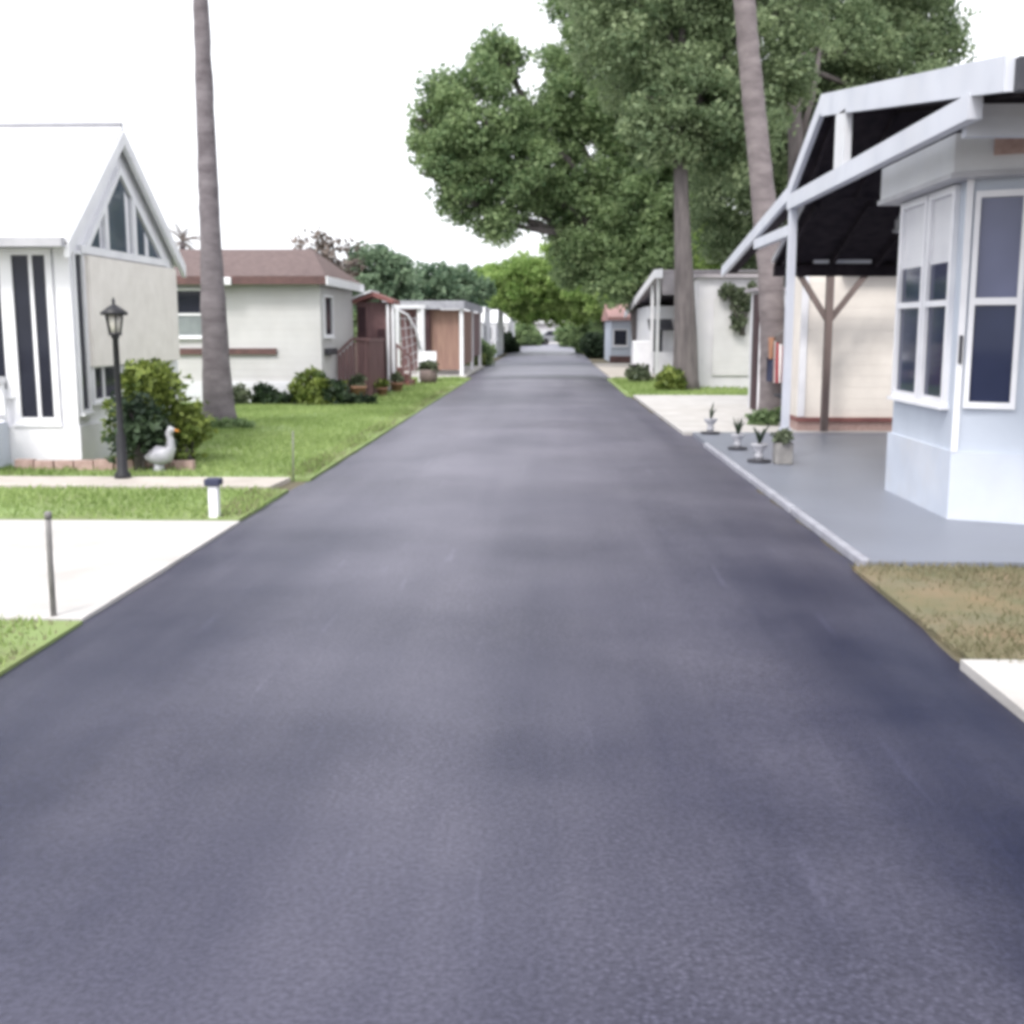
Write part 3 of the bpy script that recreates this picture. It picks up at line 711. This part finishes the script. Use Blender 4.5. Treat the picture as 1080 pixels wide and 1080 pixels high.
# ================================================================== LEFT CARPORT
lc = thing('carport', 'flat roofed carport with tan drop shades on the left beyond the lattice screen', 'carport', (-4.1, 38, 0))
ro = MB().box(-5.5, -2.85, 37.9, 48, 2.36, 2.46).build('roof', ROOF_WHITE, lc)
MB().box(-5.52, -2.83, 37.84, 37.899, 2.2, 2.47).build('fascia', KERB, ro)
MB().box(-2.849, -2.79, 37.9, 48, 2.2, 2.47).build('side_fascia', KERB, ro)
for x, y, m in ((-4.32, 37.95, WHITE), (-2.92, 37.95, WHITE), (-2.92, 43, WHITE), (-2.92, 47.8, WHITE)):
    MB().box(x - .06, x + .06, y, y + .12, .03, 2.36).build('post', m, lc)
MB().box(-4.16, -3.98, 37.98, 38.10, .03, 2.2).build('dark_post', MAROON_DARK, lc)
MB().box(-3.95, -3.0, 38.2, 38.24, .2, 2.18).build('front_shade', TAN_SHADE, lc)
MB().box(-2.95, -2.91, 38.2, 42.9, .35, 2.18).build('side_shade', TAN_SHADE, lc)
MB().box(-2.95, -2.91, 43.2, 47.7, .5, 2.18).build('side_shade', MAROON, lc)
MB().box(-5.45, -4.0, 42, 42.1, .03, 2.36).build('back_wall', MAROON, lc)
shrub('rounded green bush beside the road after the left carport', (-3.3, 49.5, 0), [(-3.3, 49.5, .55, .7, .7, .6), (-2.95, 50.2, .4, .4, .5, .45), (-3.9, 49, .4, .4, .4, .4)], LEAF_B, leaf=.1, clump=.3)
shrub('brownish low bush at the carport corner by the road', (-3.1, 48.3, 0), [(-3.1, 48.3, .3, .35, .3, .35)], LEAF_Y, leaf=.08, clump=.22)

def trailer(label, x0, x1, y0, y1, H):
    t = thing('white_trailer', label, 'trailer', (x1, y0, 0), 'white trailers down the left side')
    MB().extr([(y0, .25), (y1, .25), (y1, H), (y0 + .9, H), (y0, H - .7)], x0, x1, 'x').build('body', PALE_SIDING, t)
    MB().extr([(y0 + .02, H - .66), (y0 + .88, H + .03), (y1 + .1, H + .03), (y1 + .1, H + .1), (y0 + .8, H + .1), (y0 - .05, H - .62)], x0 - .08, x1 + .08, 'x').build('roof', WHITE, t)
    MB().box(x0 + .02, x1 - .02, y0 + .05, y1 - .05, 0, .25).build('skirting', SKIRT, t)
    window(t, 'x', x1, 1, y0 + 1.2, y0 + 2.6, 1.0, 1.7, glass=GLASS)
    window(t, 'y', y0, -1, x1 - 1.1, x1 - .25, .95, H - .85, glass=GLASS)
    return t
trailer('nearest white trailer just past the round roadside bush', -6.5, -3.05, 52, 59, 2.45)
trailer('middle white trailer of the row down the left roadside', -6.5, -2.95, 63, 73, 2.5)
trailer('farthest white trailer of the row near the end of the road', -6.5, -2.9, 80, 95, 2.6)

# far end
fe = thing('far_house', 'small white house closing the far end of the road', 'house', (-.1, 118, 0))
MB().box(-2.6, 2.0, 120, 126, 0, 2.1).build('wall', RIB_WHITE, fe)
MB().extr([(-3.0, 2.1), (-.3, 2.75), (2.4, 2.1)], 119.6, 126, 'y').build('roof', ROOF_WHITE, fe)
window(fe, 'y', 120, -1, -2.0, -1.0, .6, 1.4); window(fe, 'y', 120, -1, .4, 1.4, .6, 1.4)
pv = thing('parked_car', 'grey parked car in front of the white house at the road end', 'car', (0, 0, 0))
MB().extr([(-1.9, .3), (1.9, .3), (1.95, .75), (1.1, .85), (.6, 1.38), (-1.0, 1.4), (-1.6, .9), (-1.95, .8)], -.8, .8, 'y')  .build('body', CARPAINT, pv, bevel=.06)
MB().extr([(-1.35, .92), (.92, .9), (.55, 1.3), (-.95, 1.32)], -.815, .815, 'y').build('side_window', GLASS, pv)
for x in (-1.2, 1.2):
    for y in (-.75, .75): MB().tube([(x, y - .1, .32), (x, y + .1, .32)], .32, 18).build('wheel', TYRE, pv)
pv.location = (.6, 112, .03); pv.rotation_euler = (0, 0, radians(12))

# ================================================================== RIGHT CARPORT ROOF
rc = thing('gabled_carport', 'large carport roof with white fascia and dark brown timber underside', 'carport', (2.75, 13.36, 0))
prof = [(7.25, 3.10), (12.0, 3.83), (13.5, 3.09), (18.4, 2.46)]
deck = MB(); under = MB()
segs = [((7.25, 3.10), (12.0, 3.83), 2.76, 9.6), ((12.0, 3.83), (13.5, 3.09), 2.76, 9.6),
        ((13.5, 3.09), (18.4, 2.46), 2.76, 2.95), ((13.501, 3.085), (15.6, 2.42), 2.951, 9.6)]
for (ya, za), (yb, zb), xa, xb in segs:
    slab(deck, ya, za, yb, zb, xa, xb, .05)
    slab(under, ya + .02, za - .045, yb - .02, zb - .045, xa + .03, xb - .02, .04)
    for x in np.arange(xa + .1, xb - .1, .6): slab(under, ya + .1, za - .15, yb, zb - .15, x, x + .05, .10)
rdk = deck.build('roof', ROOF_WHITE, rc)
under.build('underside', DARK_WOOD, rc)
fs_ = MB()
slab(fs_, 7.2, 2.95, 12.0, 3.66, 2.70, 2.758, .21)
slab(fs_, 12.002, 3.70, 13.5, 2.99, 2.702, 2.756, .17)
slab(fs_, 13.502, 3.0, 18.45, 2.37, 2.702, 2.756, .15)
fs_.build('fascia', TRIM_BLUE, rdk)
MB().box(2.76, 9.6, 7.14, 7.24, 2.95, 3.14).build('gutter', DARKGREY, rdk)
MB().box(2.69, 2.78, 7.75, 13.46, 2.89, 3.05).build('tie_beam', TRIM_BLUE, rc)
MB().box(2.79, 9.5, 8.06, 8.14, 2.83, 3.04).build('header_beam', TRIM_BLUE, rc)
MB().box(2.70, 2.77, 11.0, 11.35, 3.051, 3.55).build('king_post', PALE_SIDING, rc)
MB().box(2.70, 2.785, 13.30, 13.39, .03, 2.89).build('post', TRIM_BLUE, rc)
MB().box(2.685, 2.80, 13.285, 13.405, .03, .42).build('post_base', TRIM_BLUE, rc)
MB().box(2.70, 2.78, 13.42, 15.6, 2.60, 2.72).build('side_beam', TRIM_BLUE, rc)
MB().box(2.96, 9.4, 15.42, 15.54, 2.24, 2.38).build('cross_beam', DARK_WOOD, rc)
bp = MB(); bp.box(3.97, 4.07, 16.75, 16.85, .07, 2.42); bpo = bp.build('brown_post', BROWN_POST, rc)
br = MB(); br.beam((4.0, 16.8, 1.68), (3.58, 16.8, 2.32), .06, .08); br.beam((4.04, 16.8, 1.68), (4.52, 16.8, 2.32), .06, .08)
br.build('brace', BROWN_POST, bpo)
MB().box(3.3, 9.4, 16.74, 16.86, 2.30, 2.42).build('brown_beam', DARK_WOOD, rc)
MB().box(3.45, 4.2, 15.36, 15.41, 2.40, 2.445).build('white_batten', WHITE, rc)

# house under the carport
bh = thing('bay_house', 'white and pale grey house with tall navy windows under the right carport', 'house', (3.25, 9.2, .07))
foot = [(3.25, 10.9), (3.25, 9.22), (4.2, 8.78), (9, 8.78), (9, 14), (4.3, 14), (4.3, 10.9)]
def grow(poly, d):
    c = []
    n = len(poly)
    for i in range(n):
        p0, p1, p2 = np.array(poly[i - 1]), np.array(poly[i]), np.array(poly[(i + 1) % n])
        a = (p1 - p0) / np.linalg.norm(p1 - p0); b = (p2 - p1) / np.linalg.norm(p2 - p1)
        na = np.array((a[1], -a[0])); nb = np.array((b[1], -b[0]))
        m = na + nb; m /= (m @ m) / 2
        c.append(tuple(p1 + m * d))
    return c
MB().extr(foot, .03, 3.0, 'z').build('wall', GREY_SIDING, bh)
MB().extr(grow(foot, .03), .03, .58, 'z').build('skirting', SKIRT, bh)
ev = MB().extr(grow(foot, .17), 2.70, 3.02, 'z').build('eave_box', PALE_SIDING, bh)
MB().extr(grow(foot, .19), 2.69, 2.73, 'z').build('eave_trim', GUTTER, ev)
def dirf(u): 
    a = np.array((3.25, 9.22)); b = np.array((4.2, 8.78)); d = (b - a) / np.linalg.norm(b - a); return a + d * u, d
window(bh, 'x', 3.25, -1, 10.16, 10.78, .99, 2.62, glass=GLASS_BLUE, blind=2.09, mull=(1.76,), fw=.06)
window(bh, 'x', 3.25, -1, 9.48, 10.0, .99, 2.62, glass=GLASS_BLUE, blind=2.09, mull=(1.76,), fw=.06)
# front window on the angled face
fd = MB(); p0, dd = dirf(0); nv = np.array((dd[1], -dd[0]))
def fbox(mb, u0, u1, z0, z1, e0, e1):
    q = [p0 + dd * u0 + nv * e0, p0 + dd * u1 + nv * e0, p0 + dd * u1 + nv * e1, p0 + dd * u0 + nv * e1]
    mb.extr([tuple(v) for v in q], z0, z1, 'z'); return mb
for a in ((.05, .09, .93, 2.60), (.39, .43, .93, 2.60), (.09, .39, .93, .98), (.09, .39, 2.55, 2.60), (.09, .39, 1.735, 1.79)): fbox(fd, *a, .0, .045)
fw_ = fd.build('window', WHITE, bh)
fbox(MB(), .09, .39, .98, 1.735, .003, .012).build('pane', GLASS_BLUE, fw_)
fbox(MB(), .09, .39, 1.79, 2.55, .003, .012).build('pane', GLASS_LIGHT, fw_)
fd = MB()
for a in ((.60, .65, .93, 2.60), (.94, .99, .93, 2.60), (.65, .94, .93, .98), (.65, .94, 2.55, 2.60), (.65, .94, 1.735, 1.79)): fbox(fd, *a, .0, .045)
fw2 = fd.build('window', WHITE, bh); fbox(MB(), .65, .94, .98, 2.55, .003, .012).build('pane', GLASS_BLUE, fw2)
fbox(MB(), -.02, .03, .57, 2.69, .0, .03).build('corner_trim', WHITE, bh)
fbox(MB(), .17, 1.0, 2.84, 3.0, .17, .20).build('red_trim', PINK_BRICK, bh)
fbox(MB(), -.005, .02, 1.28, 1.50, .031, .05).build('door_handle', DARKGREY, bh)

# beige house behind
be = thing('beige_house', 'beige lap sided wall with a brick red foot behind the carport', 'house', (5.5, 17.4, 0))
MB().extr([(3.77, 17.4), (9.5, 17.4), (9.5, 20.6), (4.4, 20.6), (4.4, 18.3), (3.77, 18.3)], .0, 2.40, 'z').build('wall', BEIGE_SIDING, be)
MB().box(3.75, 9.52, 17.33, 18.32, .0, .17).build('brick_foot', PINK_BRICK, be)
MB().box(3.73, 9.54, 17.30, 18.34, .17, .23).build('red_trim', RED_TRIM, be)
MB().box(3.75, 3.85, 17.36, 17.399, .24, 2.40).build('corner_trim', WHITE, be)
MB().box(4.3, 9.6, 17.2, 20.8, 2.401, 2.43).build('roof', SHADEROOF, be)

# palm on the right, flag and basin
palm('leaning pale palm trunk just left of the white carport post',
     [(3.66, 18.8, -.03), (3.65, 18.8, .3), (3.63, 18.8, 1.2), (3.55, 18.8, 2.3), (3.36, 18.8, 3.8), (3.11, 18.8, 5.6), (2.96, 18.8, 6.8), (2.5, 18.8, 10.5)],
     [.285, .235, .21, .20, .19, .175, .16, .14], BARK2, nf=30)
shrub('low green planting round the foot of the leaning palm', (3.6, 18.45, .03), [(3.5, 18.45, .12, .25, .15, .14), (3.78, 18.5, .14, .2, .12, .18), (3.65, 18.45, .1, .4, .15, .1)], LEAF_B, 'planting', 'plants', .05, .12, 40)
fl = thing('hanging_flag', 'furled striped flag with a navy corner hanging on the palm trunk', 'flag', (3.65, 18.45, .6))
MB().tube([(3.55, 18.62, 1.36), (3.70, 18.42, 1.52)], .014, 8).build('pole', STAKE, fl)
def cloth(u0, u1, z0, z1, ph=0):
    mb = MB(); n = 10; vs = []
    for j in range(9):
        for i in range(n):
            u = u0 + (u1 - u0) * i / (n - 1); v = j / 8
            vs.append((3.47 + u, 18.48 + .035 * sin(u * 48 + ph + v * 1.5) - .05 * v, z1 + (z0 - z1) * v))
    mb._add(vs, [(j * n + i, j * n + i + 1, (j + 1) * n + i + 1, (j + 1) * n + i) for j in range(8) for i in range(n - 1)], True)
    return mb
for i in range(6):
    cloth(.10 + i * .042, .10 + (i + 1) * .042, .70, 1.36 - i * .025).build('stripe', FLAGRED if i % 2 else FLAGWHITE, fl)
cloth(.0, .10, .72, 1.1).build('navy_corner', FLAGBLUE, fl)
cloth(.02, .12, 1.08, 1.42, 1).build('orange_band', ORANGECLOTH, fl)
bb = thing('bird_bath', 'stone bird bath with a dark basin at the foot of the leaning palm', 'bird bath', (3.74, 18.2, .03))
MB().lathe([(.12, .03), (.11, .06), (.05, .10), (.045, .42), (.09, .46)], (3.74, 18.2, 0), 16).build('pedestal', STONE, bb)
MB().lathe([(.08, .46), (.19, .50), (.20, .535), (.17, .52)], (3.74, 18.2, 0), 20).build('basin', DARKGREY, bb)
pb = thing('planter_box', 'grey planter box standing against the foot of the white carport post', 'planter', (2.66, 13.0, .03))
MB().box(2.56, 2.76, 12.9, 13.1, .03, .28).build('box', STONE, pb, bevel=.015)
P, S, T = crown_pts([(2.66, 13.0, .34, .09, .11, .06)], 1, .035, .08, 30); cards('plant', LEAF_E, P, S, T, pb)

# ornaments along the kerb: white pots on dark saucers with spiky dark plants
def ornament(x, y, z, s, label, kind):
    t = thing('potted_plant', label, 'potted plant', (x, y, z), 'white potted plants along the kerb')
    MB().lathe([(.17 * s, .0), (.19 * s, .015), (.19 * s, .03), (.15 * s, .03)], (x, y, z), 18).build('saucer', DARKGREY, t)
    MB().lathe([(.06 * s, .03), (.075 * s, .12 * s), (.05 * s, .16 * s), (.12 * s, .26 * s), (.14 * s, .30 * s), (.11 * s, .30 * s)], (x, y, z), 18).build('pot', CERAMIC, t)
    mb = MB()
    for k in range(9 if kind else 5):
        a = random.uniform(0, 2 * pi); l = random.uniform(.2, .34) * s; sp = random.uniform(.25, .55)
        p = np.array((x, y, z + .29 * s)); d = np.array((cos(a) * sp, sin(a) * sp, 1.)) * l
        mb.tube([p, p + d * .5 + (0, 0, .03), p + d], [.014, .012, .003], 5)
    o = mb.build('plant', LEAF_DK, t)
    at = o.data.attributes.new('tone', 'FLOAT', 'FACE'); at.data.foreach_set('value', RNG.uniform(0, .6, len(o.data.polygons)).astype(np.float32))
    return t
ornament(2.36, 16.75, .03, .75, 'white pot with two dark spikes, farthest of the kerbside pots', 0)
ornament(2.40, 14.55, .03, .66, 'white pot with a dark plant in the middle of the kerbside row', 1)
ornament(2.42, 13.15, .03, .72, 'white pot beside the grey planter box, nearest of the kerbside pots', 1)

# storage locker behind the palm
sl_ = thing('storage_shed', 'narrow white storage shed with a dark side behind the leaning palm', 'shed', (4.2, 21.6, 0))
MB().box(3.92, 5.0, 21.6, 22.7, .03, 2.25).build('wall', PALE_SIDING, sl_)
MB().box(3.90, 4.10, 21.56, 21.599, .03, 2.25).build('corner_trim', WHITE, sl_)
MB().box(3.88, 3.919, 21.75, 22.25, .03, 2.2).build('door', MAROON_DARK, sl_)
MB().box(3.8, 5.1, 21.5, 22.8, 2.251, 2.31).build('roof', SHADEROOF, sl_)

# pale ribbed shed
ps_ = thing('pale_shed', 'pale ribbed metal shed with a vine behind the dark straight trunk', 'shed', (4.6, 30, 0))
MB().box(3.85, 5.9, 30.2, 34, 0, 2.86).build('wall', RIB_WHITE, ps_)
MB().extr([(30.05, 2.861), (34.1, 2.861), (34.1, 3.0), (30.05, 2.95)], 3.75, 6.0, 'x').build('roof', SHADEROOF, ps_)
MB().box(4.25, 5.2, 30.15, 30.199, .35, 2.35).build('roller_door', WHITE_SIDING, ps_)
shrub('hanging green vine on the front of the pale shed', (5.0, 30.0, 1.4), [(4.85, 29.98, 2.1, .16, .06, .55), (5.15, 29.98, 2.3, .2, .06, .4), (4.55, 29.98, 2.5, .15, .06, .22)], LEAF_E, 'vine', 'vine', .06, .14, 35)

# white gabled home beyond
wh = thing('gabled_home', 'white home with a long sloping roof edge beyond the right hand grass', 'house', (3.4, 36, 0))
rr_ = MB(); slab(rr_, 34.3, 3.2, 36.4, 3.3, 3.3, 9, .07); slab(rr_, 36.4, 3.3, 50.5, 2.22, 3.3, 9, .07)
rro = rr_.build('roof', SHADEROOF, wh)
q = MB(); slab(q, 34.2, 3.03, 36.4, 3.12, 3.24, 3.299, .26); slab(q, 36.401, 3.12, 50.6, 2.02, 3.241, 3.298, .26)
q.build('fascia', WHITE, rro)
MB().box(3.32, 5.2, 34.35, 34.42, 2.55, 3.2).build('gable_board', SHADEROOF, wh)
MB().box(3.5, 8.5, 41, 49.8, 0, 2.35).build('wall', PALE_SIDING, wh)
window(wh, 'y', 41, -1, 3.62, 4.0, .75, 1.6, glass=GLASS)
MB().extr([(40.2, 1.5), (41, 1.85), (41, 1.9), (40.2, 1.55)], 3.45, 4.3, 'x').build('awning', DARKGREY, wh)
for y in (36.2, 38.2): MB().box(3.32, 3.42, y, y + .1, .02, 3.1).build('post', WHITE, wh)
MB().box(3.5, 4.3, 39.6, 40.0, .02, .75).build('bench', PALE_SIDING, wh)
ut = thing('patio_cart', 'small white garden cart with a dark underside on the far right drive', 'cart', (3.15, 39.5, 0))
MB().box(2.85, 3.45, 39.3, 39.9, .35, 1.15).build('body', WHITE, ut, bevel=.03)
for x in (2.92, 3.38): MB().tube([(x, 39.28, .18), (x, 39.36, .18)], .17, 14).build('wheel', TYRE, ut)
ph = thing('pink_roof_house', 'small grey house with a pinkish roof far along the right side', 'house', (3.3, 54, 0))
MB().box(2.85, 7, 54, 60, 0, 1.95).build('wall', GREY_SIDING, ph)
MB().extr([(53.7, 1.951), (60.3, 1.951), (60.3, 2.1), (57, 2.75), (53.7, 2.1)], 2.7, 7.2, 'x').build('roof', PINKROOF, ph)
window(ph, 'y', 54, -1, 3.0, 3.6, .8, 1.5)
MB().box(2.8, 7.05, 53.9, 53.999, 0, .3).build('skirting', BROWN_TRIM, ph)
for i, (x, y, r, lb) in enumerate(((3.0, 28.9, .3, 'grassy clump beside the straight dark trunk on the right'), (2.5, 33.5, .28, 'low pale bush on the right grass verge by the far drive'),
                                  (2.5, 62, .8, 'dark bush by the road in front of the far right trees'), (2.6, 75, 1.0, 'dark round bush far along the right verge'), (1.7, 100, 1.2, 'bush nearest the far white house on the right of the road'), (-2.3, 106, 1.2, 'bush nearest the far white house on the left of the road'),
                                  (-3.1, 76, .8, 'dark bush between the far white trailers'), (3.25, 30.6, .3, 'grey green bush against the pale shed corner'))):
    shrub(lb, (x, y, 0), [(x, y, r * .8, r, r, r * .9), (x + r * .6, y + .1, r * .5, r * .7, r * .6, r * .6)], (LEAF_Y, LEAF_E, LEAF_DK, LEAF_B, LEAF_B, LEAF_B, LEAF_DK, LEAF_E)[i], leaf=.06 + r * .05, clump=.15 + r * .15)

# ================================================================== TREES
# straight trunk in front, its crown high over the right side
tree('straight dark trunked tree in front of the pale shed with its crown overhead', (3.45, 29.2, 0),
     [(2.5, 30.5, 9.4, 2.1, 2.0, 2.4), (4.7, 30.8, 9.0, 2.3, 2.1, 2.6), (3.4, 30, 12, 2.6, 2.4, 2.0), (3.4, 29.4, 7.0, 1.5, 1.2, 1.3), (4.6, 29.6, 6.2, 1.1, 1.0, 1.1), (2.7, 29.0, 6.4, .8, .7, .9)], LEAF_A,
     [(3.46, 29.2, -.05), (3.46, 29.2, .3), (3.42, 29.2, 1.5), (3.34, 29.2, 3.0), (3.25, 29.25, 4.6), (3.18, 29.3, 6.2), (3.2, 29.6, 8.0)], [.40, .33, .28, .23, .19, .16, .13], leaf=.075, clump=.5, per=110, dens=1.05)
# big tree whose left crown reaches over the road
tree('big tree whose left crown hangs out over the middle of the road', (3.9, 47, 0),
     [(-2.6, 45, 9.6, 1.7, 1.8, 2.2), (-1.5, 45.5, 7.5, 2.0, 1.9, 1.7), (-3.6, 45, 8.2, 1.1, 1.2, 1.2),
      (-4.6, 45, 9.3, .7, .8, .8), (-4.3, 44.6, 7.3, .8, .8, .6), (-3.4, 44.8, 6.4, 1.0, .9, .7), (-4.9, 45.2, 8.3, .5, .6, .5), (-3.9, 45, 10.6, .8, .8, .7), (-2.0, 45, 11.6, 1.0, .9, .7),
      (-2.1, 45, 5.6, .9, .8, .6), (-.5, 46, 9.0, 1.0, 1.0, 1.3), (.2, 46.5, 6.7, 1.2, 1.1, 1.1), (.5, 46.5, 10.4, .8, .9, 1.0), (1.9, 47, 11.4, 2.4, 2.4, 2.8), (2.1, 47.5, 8.0, 2.2, 2.2, 2.4), (3.6, 47, 6.0, 2.7, 2.4, 2.3), (5.4, 47.5, 9.5, 2.6, 2.4, 3.6), (3.2, 47, 14.2, 3.4, 3, 2.2),
      (1.4, 46.5, 4.9, 1.6, 1.5, 1.7), (2.8, 46.2, 3.7, 1.4, 1.3, 1.2), (4.4, 46.2, 4.2, 2.0, 1.6, 1.7), (6.6, 46.5, 5.2, 2.2, 1.8, 2.4)], LEAF_B,
     [(3.9, 47, -.05), (3.8, 47, .5), (3.6, 47, 2.2), (3.1, 47, 4.0), (2.4, 46.8, 6.0)], [.55, .44, .38, .34, .28],
     limbs=[([(2.9, 47, 4.6), (.6, 46.2, 6.6), (-1.6, 45.6, 8.0)], [.19, .13, .08])], leaf=.10, clump=.65, per=120, dens=1.05)
tree('wide tree above the carport with a forked grey limb showing', (7.2, 35, 0),
     [(6.4, 37.8, 6.0, 2.2, 2.0, 2.6), (8.8, 37.5, 6.6, 2.4, 2.2, 2.8), (7.2, 37.8, 9.9, 2.4, 2.2, 2.6), (10.2, 38, 8.6, 2.4, 2.2, 2.9), (12.3, 38.5, 7.4, 1.6, 1.8, 1.8), (9.2, 38, 12.4, 3.0, 2.4, 2.0), (11.2, 38.5, 10.4, 1.9, 1.8, 1.9), (5.6, 38, 8.4, 1.6, 1.6, 2.0), (9.0, 35.8, 9.5, 1.5, .8, 1.4)], LEAF_A,
     [(7.35, 34.9, -.05), (7.3, 34.9, 2), (7.25, 34.9, 5), (7.15, 34.9, 7.2), (7.0, 35, 9.2)], [.42, .30, .25, .21, .12],
     limbs=[([(7.2, 34.9, 6.6), (7.6, 34.9, 8.2), (7.9, 35.2, 10)], [.12, .09, .05])], leaf=.085, clump=.6, per=110, dens=1.05)
tree('bright green spreading tree low over the far end of the road', (3.5, 70, 0),
     [(-1.6, 69, 4.2, 2.1, 1.8, 1.6), (3.6, 64, 3.2, 1.5, 1.5, 1.6), (1.2, 75, 3.4, 2.6, 1.6, 1.4), (-1.2, 77, 3.3, 2.0, 1.6, 1.2), (.9, 68, 4.6, 2.2, 1.8, 1.8), (2.8, 66, 4.2, 2.0, 1.8, 2.0), (-3.4, 72, 3.9, 1.6, 1.5, 1.4)], LEAF_C,
     [(3.6, 70, -.05), (3.5, 70, 2.6), (3.1, 69.8, 4.2)], [.4, .33, .27], leaf=.13, clump=.6, per=110)
tree('yellow green tree glimpsed behind the right carport eave', (6.5, 42, 0), [(6.4, 41, 3.6, 1.6, 1.4, 1.5), (7.6, 41, 3.2, 1.2, 1.2, 1.4)], LEAF_C,
     [(6.5, 42, -.05), (6.5, 42, 2.4)], [.2, .15], leaf=.13, clump=.6)
# left background
tree('dense dark green tree behind the white mobile home roof end', (-8.4, 58, 0), [(-8.9, 58, 4.0, 1.3, 1.3, 1.7), (-7.9, 58, 3.6, 1.3, 1.2, 1.5)], LEAF_D, [(-8.4, 58, -.05), (-8.4, 58, 2.4)], [.3, .22], leaf=.15, clump=.6)
tree('pale blue green rounded tree behind the left carport', (-6.2, 66, 0), [(-6.6, 66, 3.6, 1.8, 1.5, 1.5), (-5.0, 66, 3.5, 1.6, 1.5, 1.5)], LEAF_D, [(-6.2, 66, -.05), (-6.0, 66, 2.2)], [.3, .22], leaf=.17, clump=.65)
tree('low green tree above the far trailers', (-4.6, 88, 0), [(-5.2, 88, 4.3, 2.2, 2, 1.7), (-3.4, 88, 3.9, 1.5, 1.6, 1.6)], LEAF_D, [(-4.6, 88, -.05), (-4.6, 88, 2.4)], [.3, .22], leaf=.2, clump=.8)
tree('bare twiggy tree rising behind the red brown roof', (-9.0, 45, 0), [(-9.3, 45, 4.2, 1.1, 1.0, 1.0), (-8.2, 45, 4.1, 1.0, .9, .9)], TWIG, [(-9.0, 45, -.05), (-9.0, 45, 3)], [.2, .14], leaf=.13, clump=.55, per=18, dens=.7)
palm('distant brownish palm peeking over the roofs beside the cottage', [(-19.2, 60, 0), (-19.2, 60, 3), (-19.1, 60, 6.0)], [.2, .17, .15], BARK, nf=18, flen=1.1, frond=TWIG)
# far wood closing the view
P, S, T = crown_pts([(x, 140 + 6 * sin(x), z, 4.5, 3, 3.2) for x in range(-60, 64, 7) for z in (2.2, 4.2)], .5, .42, 1.6, 60)
P[:, 2] = np.maximum(P[:, 2], .05)
w_ = cards('far_woods', LEAF_B, P, S, T); w_['kind'] = 'stuff'
tree('dark dense tree beyond the right side houses at the road end', (5.5, 80, 0), [(4.8, 80, 4.6, 2.8, 2.2, 3.4), (8, 82, 5.5, 3, 2.4, 4.0), (11.5, 80, 5, 3, 2.4, 4)], LEAF_B, [(5.5, 80, -.05), (5.5, 80, 3)], [.45, .35], leaf=.22, clump=.9)

# ================================================================== LIGHT, SKY, CAMERA
EL, AZ = radians(52), radians(205)     # sun direction (from +Y, clockwise)
w = bpy.data.worlds.new('World'); SC.world = w; w.use_nodes = True
N, L = w.node_tree.nodes, w.node_tree.links
bg = N['Background']
sk = N.new('ShaderNodeTexSky'); sk.sky_type = 'NISHITA'; sk.sun_disc = False
sk.sun_elevation = EL; sk.sun_rotation = AZ; sk.air_density = 1.0; sk.dust_density = 6.0; sk.ozone_density = 1.0
hs = N.new('ShaderNodeHueSaturation'); hs.inputs['Saturation'].default_value = 0.22
L.new(sk.outputs[0], hs.inputs['Color'])
# a thin even veil of cloud over the blue
mx = N.new('ShaderNodeMix'); mx.data_type = 'RGBA'; mx.inputs[0].default_value = 0.6
L.new(hs.outputs[0], mx.inputs[6]); mx.inputs[7].default_value = (12.0, 12.2, 12.8, 1)
L.new(mx.outputs[2], bg.inputs['Color'])
bg.inputs['Strength'].default_value = 0.1

sd = bpy.data.lights.new('sun', 'SUN'); sd.energy = 1.3; sd.angle = radians(14); sd.color = (1, .96, .91)
so = bpy.data.objects.new('sun', sd); COL.objects.link(so)
dx, dy, dz = sin(AZ) * cos(EL), cos(AZ) * cos(EL), sin(EL)
from mathutils import Vector
so.rotation_euler = Vector((dx, dy, dz)).to_track_quat('Z', 'Y').to_euler()

cd = bpy.data.cameras.new('camera'); co = bpy.data.objects.new('camera', cd); COL.objects.link(co)
co.location = (0, 0, 1.55); co.rotation_euler = (radians(90 - 9.1368), 0, radians(1.885))
cd.sensor_width = 36; cd.lens = 40; cd.clip_end = 3000; cd.clip_start = .05
SC.camera = co
SC.view_settings.view_transform = 'Standard'; SC.view_settings.look = 'None'
SC.view_settings.exposure = 1.0; SC.view_settings.gamma = 1
SC.cycles.pixel_filter_type = 'BLACKMAN_HARRIS'; SC.cycles.filter_width = 4.0   # the soft, low-resolution lens of the phone
